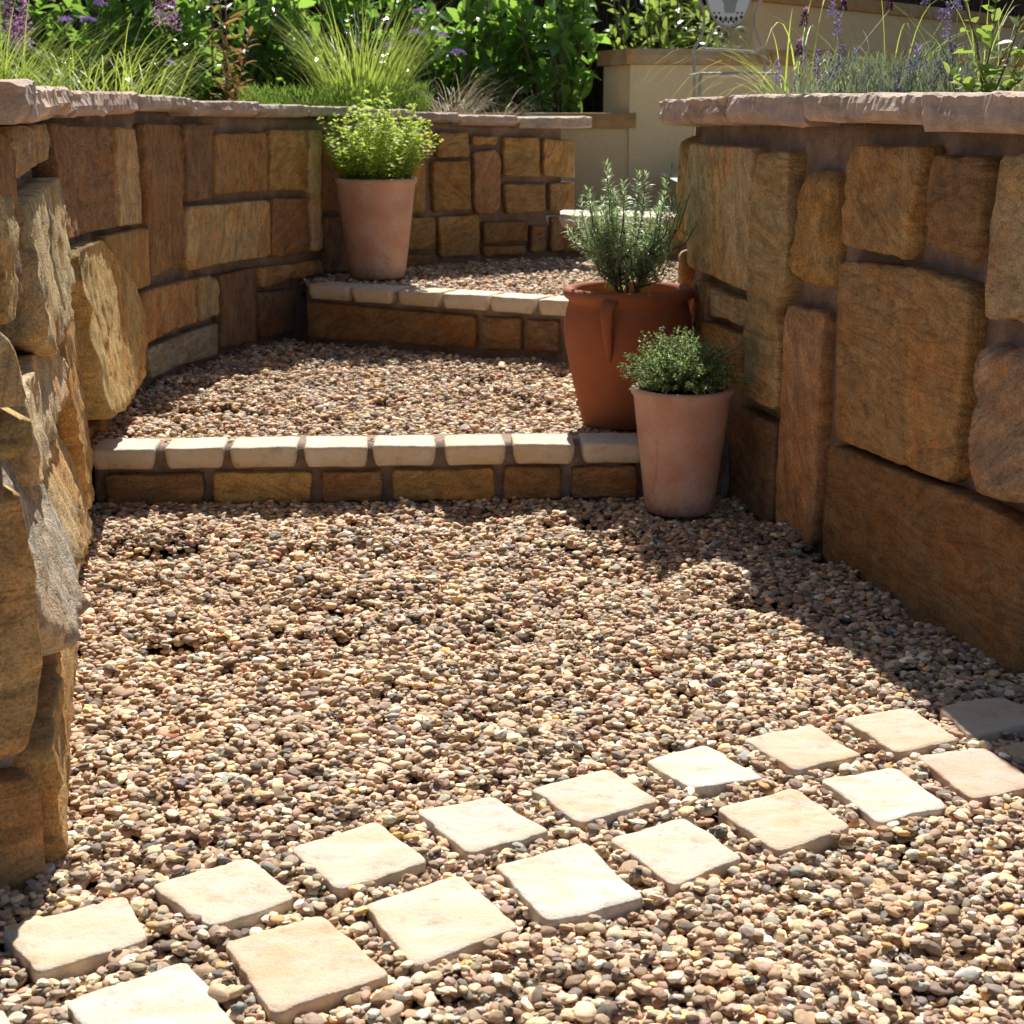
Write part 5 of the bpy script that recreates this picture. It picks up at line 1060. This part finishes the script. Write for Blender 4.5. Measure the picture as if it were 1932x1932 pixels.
bl = CP(1440, 380); br = CP(1900, 400)
tubepart('back_post', [CP(1395,-300), CP(1370,-120), CP(1420,0), CP(1490,110), CP(1505,230), CP(1478,320), bl], R_)
tubepart('back_post', [CP(1960,-300), CP(1985,-120), CP(1915,0), CP(1850,110), CP(1830,210), CP(1860,320), br], R_)
tubepart('top_rail', [CP(1395,-300), CP(1500,-400), CP(1660,-440), CP(1830,-400), CP(1960,-300)], R_)
for x, y0 in ((1440, 380), (1900, 400)):
    a = CP(x, y0); tubepart('leg', [a, (a[0]+.008, CY, a[2]-.10), (a[0]+.016, CY+.01, .92), (a[0]+.012, CY+.03, .68)], .008)
tubepart('scroll', [CP(1470,385), CP(1520,360), CP(1555,290), CP(1590,245), CP(1640,250), CP(1670,290), CP(1665,340), CP(1640,365), CP(1612,345), CP(1610,310), CP(1632,300)], .0048)
tubepart('scroll', [CP(1870,395), CP(1830,370), CP(1800,300), CP(1770,250), CP(1720,250), CP(1695,290), CP(1700,345), CP(1730,370), CP(1757,350), CP(1755,312), CP(1735,305)], .0048)
tubepart('rail', [CP(1480,385), CP(1560,378), CP(1760,390), CP(1860,398)], .0045)
zs = 1.16
for dy in (-.02, -.40): tubepart('seat_rail', [(bl[0]-.01, CY+dy, zs), ((bl[0]+br[0])/2, CY+dy, zs+.001), (br[0]+.02, CY+dy, zs)], .008)
for x in (bl[0]-.01, br[0]+.02): tubepart('seat_rail', [(x, CY-.02, zs), (x, CY-.2, zs), (x, CY-.40, zs)], .008)
for k in range(9):
    x = bl[0] + (br[0]-bl[0]) * (k + .5) / 9; mb = MB(); mb.box((x-.008, CY-.40, zs+.004), (x+.008, CY-.02, zs+.009)); mb.build('seat_slat', IRON, ch, False)
for x in (bl[0]-.01, br[0]+.02): tubepart('leg', [(x, CY-.40, zs), (x, CY-.41, zs-.2), (x, CY-.42, .68)], .008)
def oval(name, cx, cy, rx, ry, th, m, y, ring=0):
    c = Vector(CP(cx, cy)); sc = CU; V = []; F = []; n = 40
    if ring: 
        mb = MB(); pts = [(c.x + rx*sc*math.cos(a), y, c.z + ry*sc*math.sin(a)) for a in np.linspace(0, 2*math.pi, n+1)]; mb.tube(pts, ring, None, 6, cap=False); return mb.build(name, m, ch, origin=tuple(c))
    for yy in (y, y + th): V += [(c.x + rx*sc*math.cos(a), yy, c.z + ry*sc*math.sin(a)) for a in np.linspace(0, 2*math.pi, n, endpoint=False)]
    F = [tuple(range(n)), tuple(range(n, 2*n))[::-1]] + [(i, n+i, n+(i+1) % n, (i+1) % n) for i in range(n)]
    mb = MB(); mb.add(V, F); return mb.build(name, m, ch, False)
pl = oval('plaque', 1660, 30, 138, 200, .008, WHITE, CY - .004); oval('plaque_frame', 1660, 30, 143, 205, 0, IRON, CY, .0055)
def flat(name, polys, m):
    mb = MB()
    for P in polys:
        q = [CP(*p) for p in P]; n = len(q); mb.add([(a, CY-.0055, c) for a, b, c in q] + [(a, CY-.0042, c) for a, b, c in q], [tuple(range(n)), tuple(range(n,2*n))[::-1]] + [(i, n+i, n+(i+1) % n, (i+1) % n) for i in range(n)])
    o = mb.build(name, m, ch, False); o.parent = pl; o.matrix_local = parent_inv(pl); return o
dia = [[(x, 172), (x+13, 190), (x, 212), (x-13, 190)] for x in range(1610, 1720, 34)] + [[(x-10, 150), (x+10, 150), (x, 164)] for x in (1568, 1600, 1718, 1748)] + [[(x, 195), (x+8, 208), (x, 222), (x-8, 208)] for x in (1627, 1661, 1695)] + [[(1580,165),(1594,180),(1582,196),(1570,180)],[(1742,165),(1754,180),(1744,194),(1732,180)]]
flat('diamond_border', dia, BLACK)
flat('painted_pot', [[(1625,85),(1712,85),(1700,155),(1636,155)], [(1618,72),(1718,72),(1718,86),(1618,86)]], PGREY)
flat('painted_leaves', [[(1660,72),(1640,20),(1600,-10),(1650,10),(1672,72)], [(1668,72),(1668,0),(1655,-60),(1682,0),(1680,72)], [(1680,72),(1700,20),(1735,-5),(1705,35),(1690,72)]], PGREEN)

# ------------------------------------------------------------------ stray dry grass stalks on the gravel
for A_, B_, lab in STALKS:
    A_, B_ = Vector(A_), Vector(B_); mb = MB(); mb.tube([A_, (A_+B_)/2 + Vector((.004,0,.006)), B_], .0011, .0006, 4); o = mb.build('dry_stalk', L_STRAW, origin=tuple(A_)); tag(o, lab, 'stalk', 'dry stalks on the gravel')
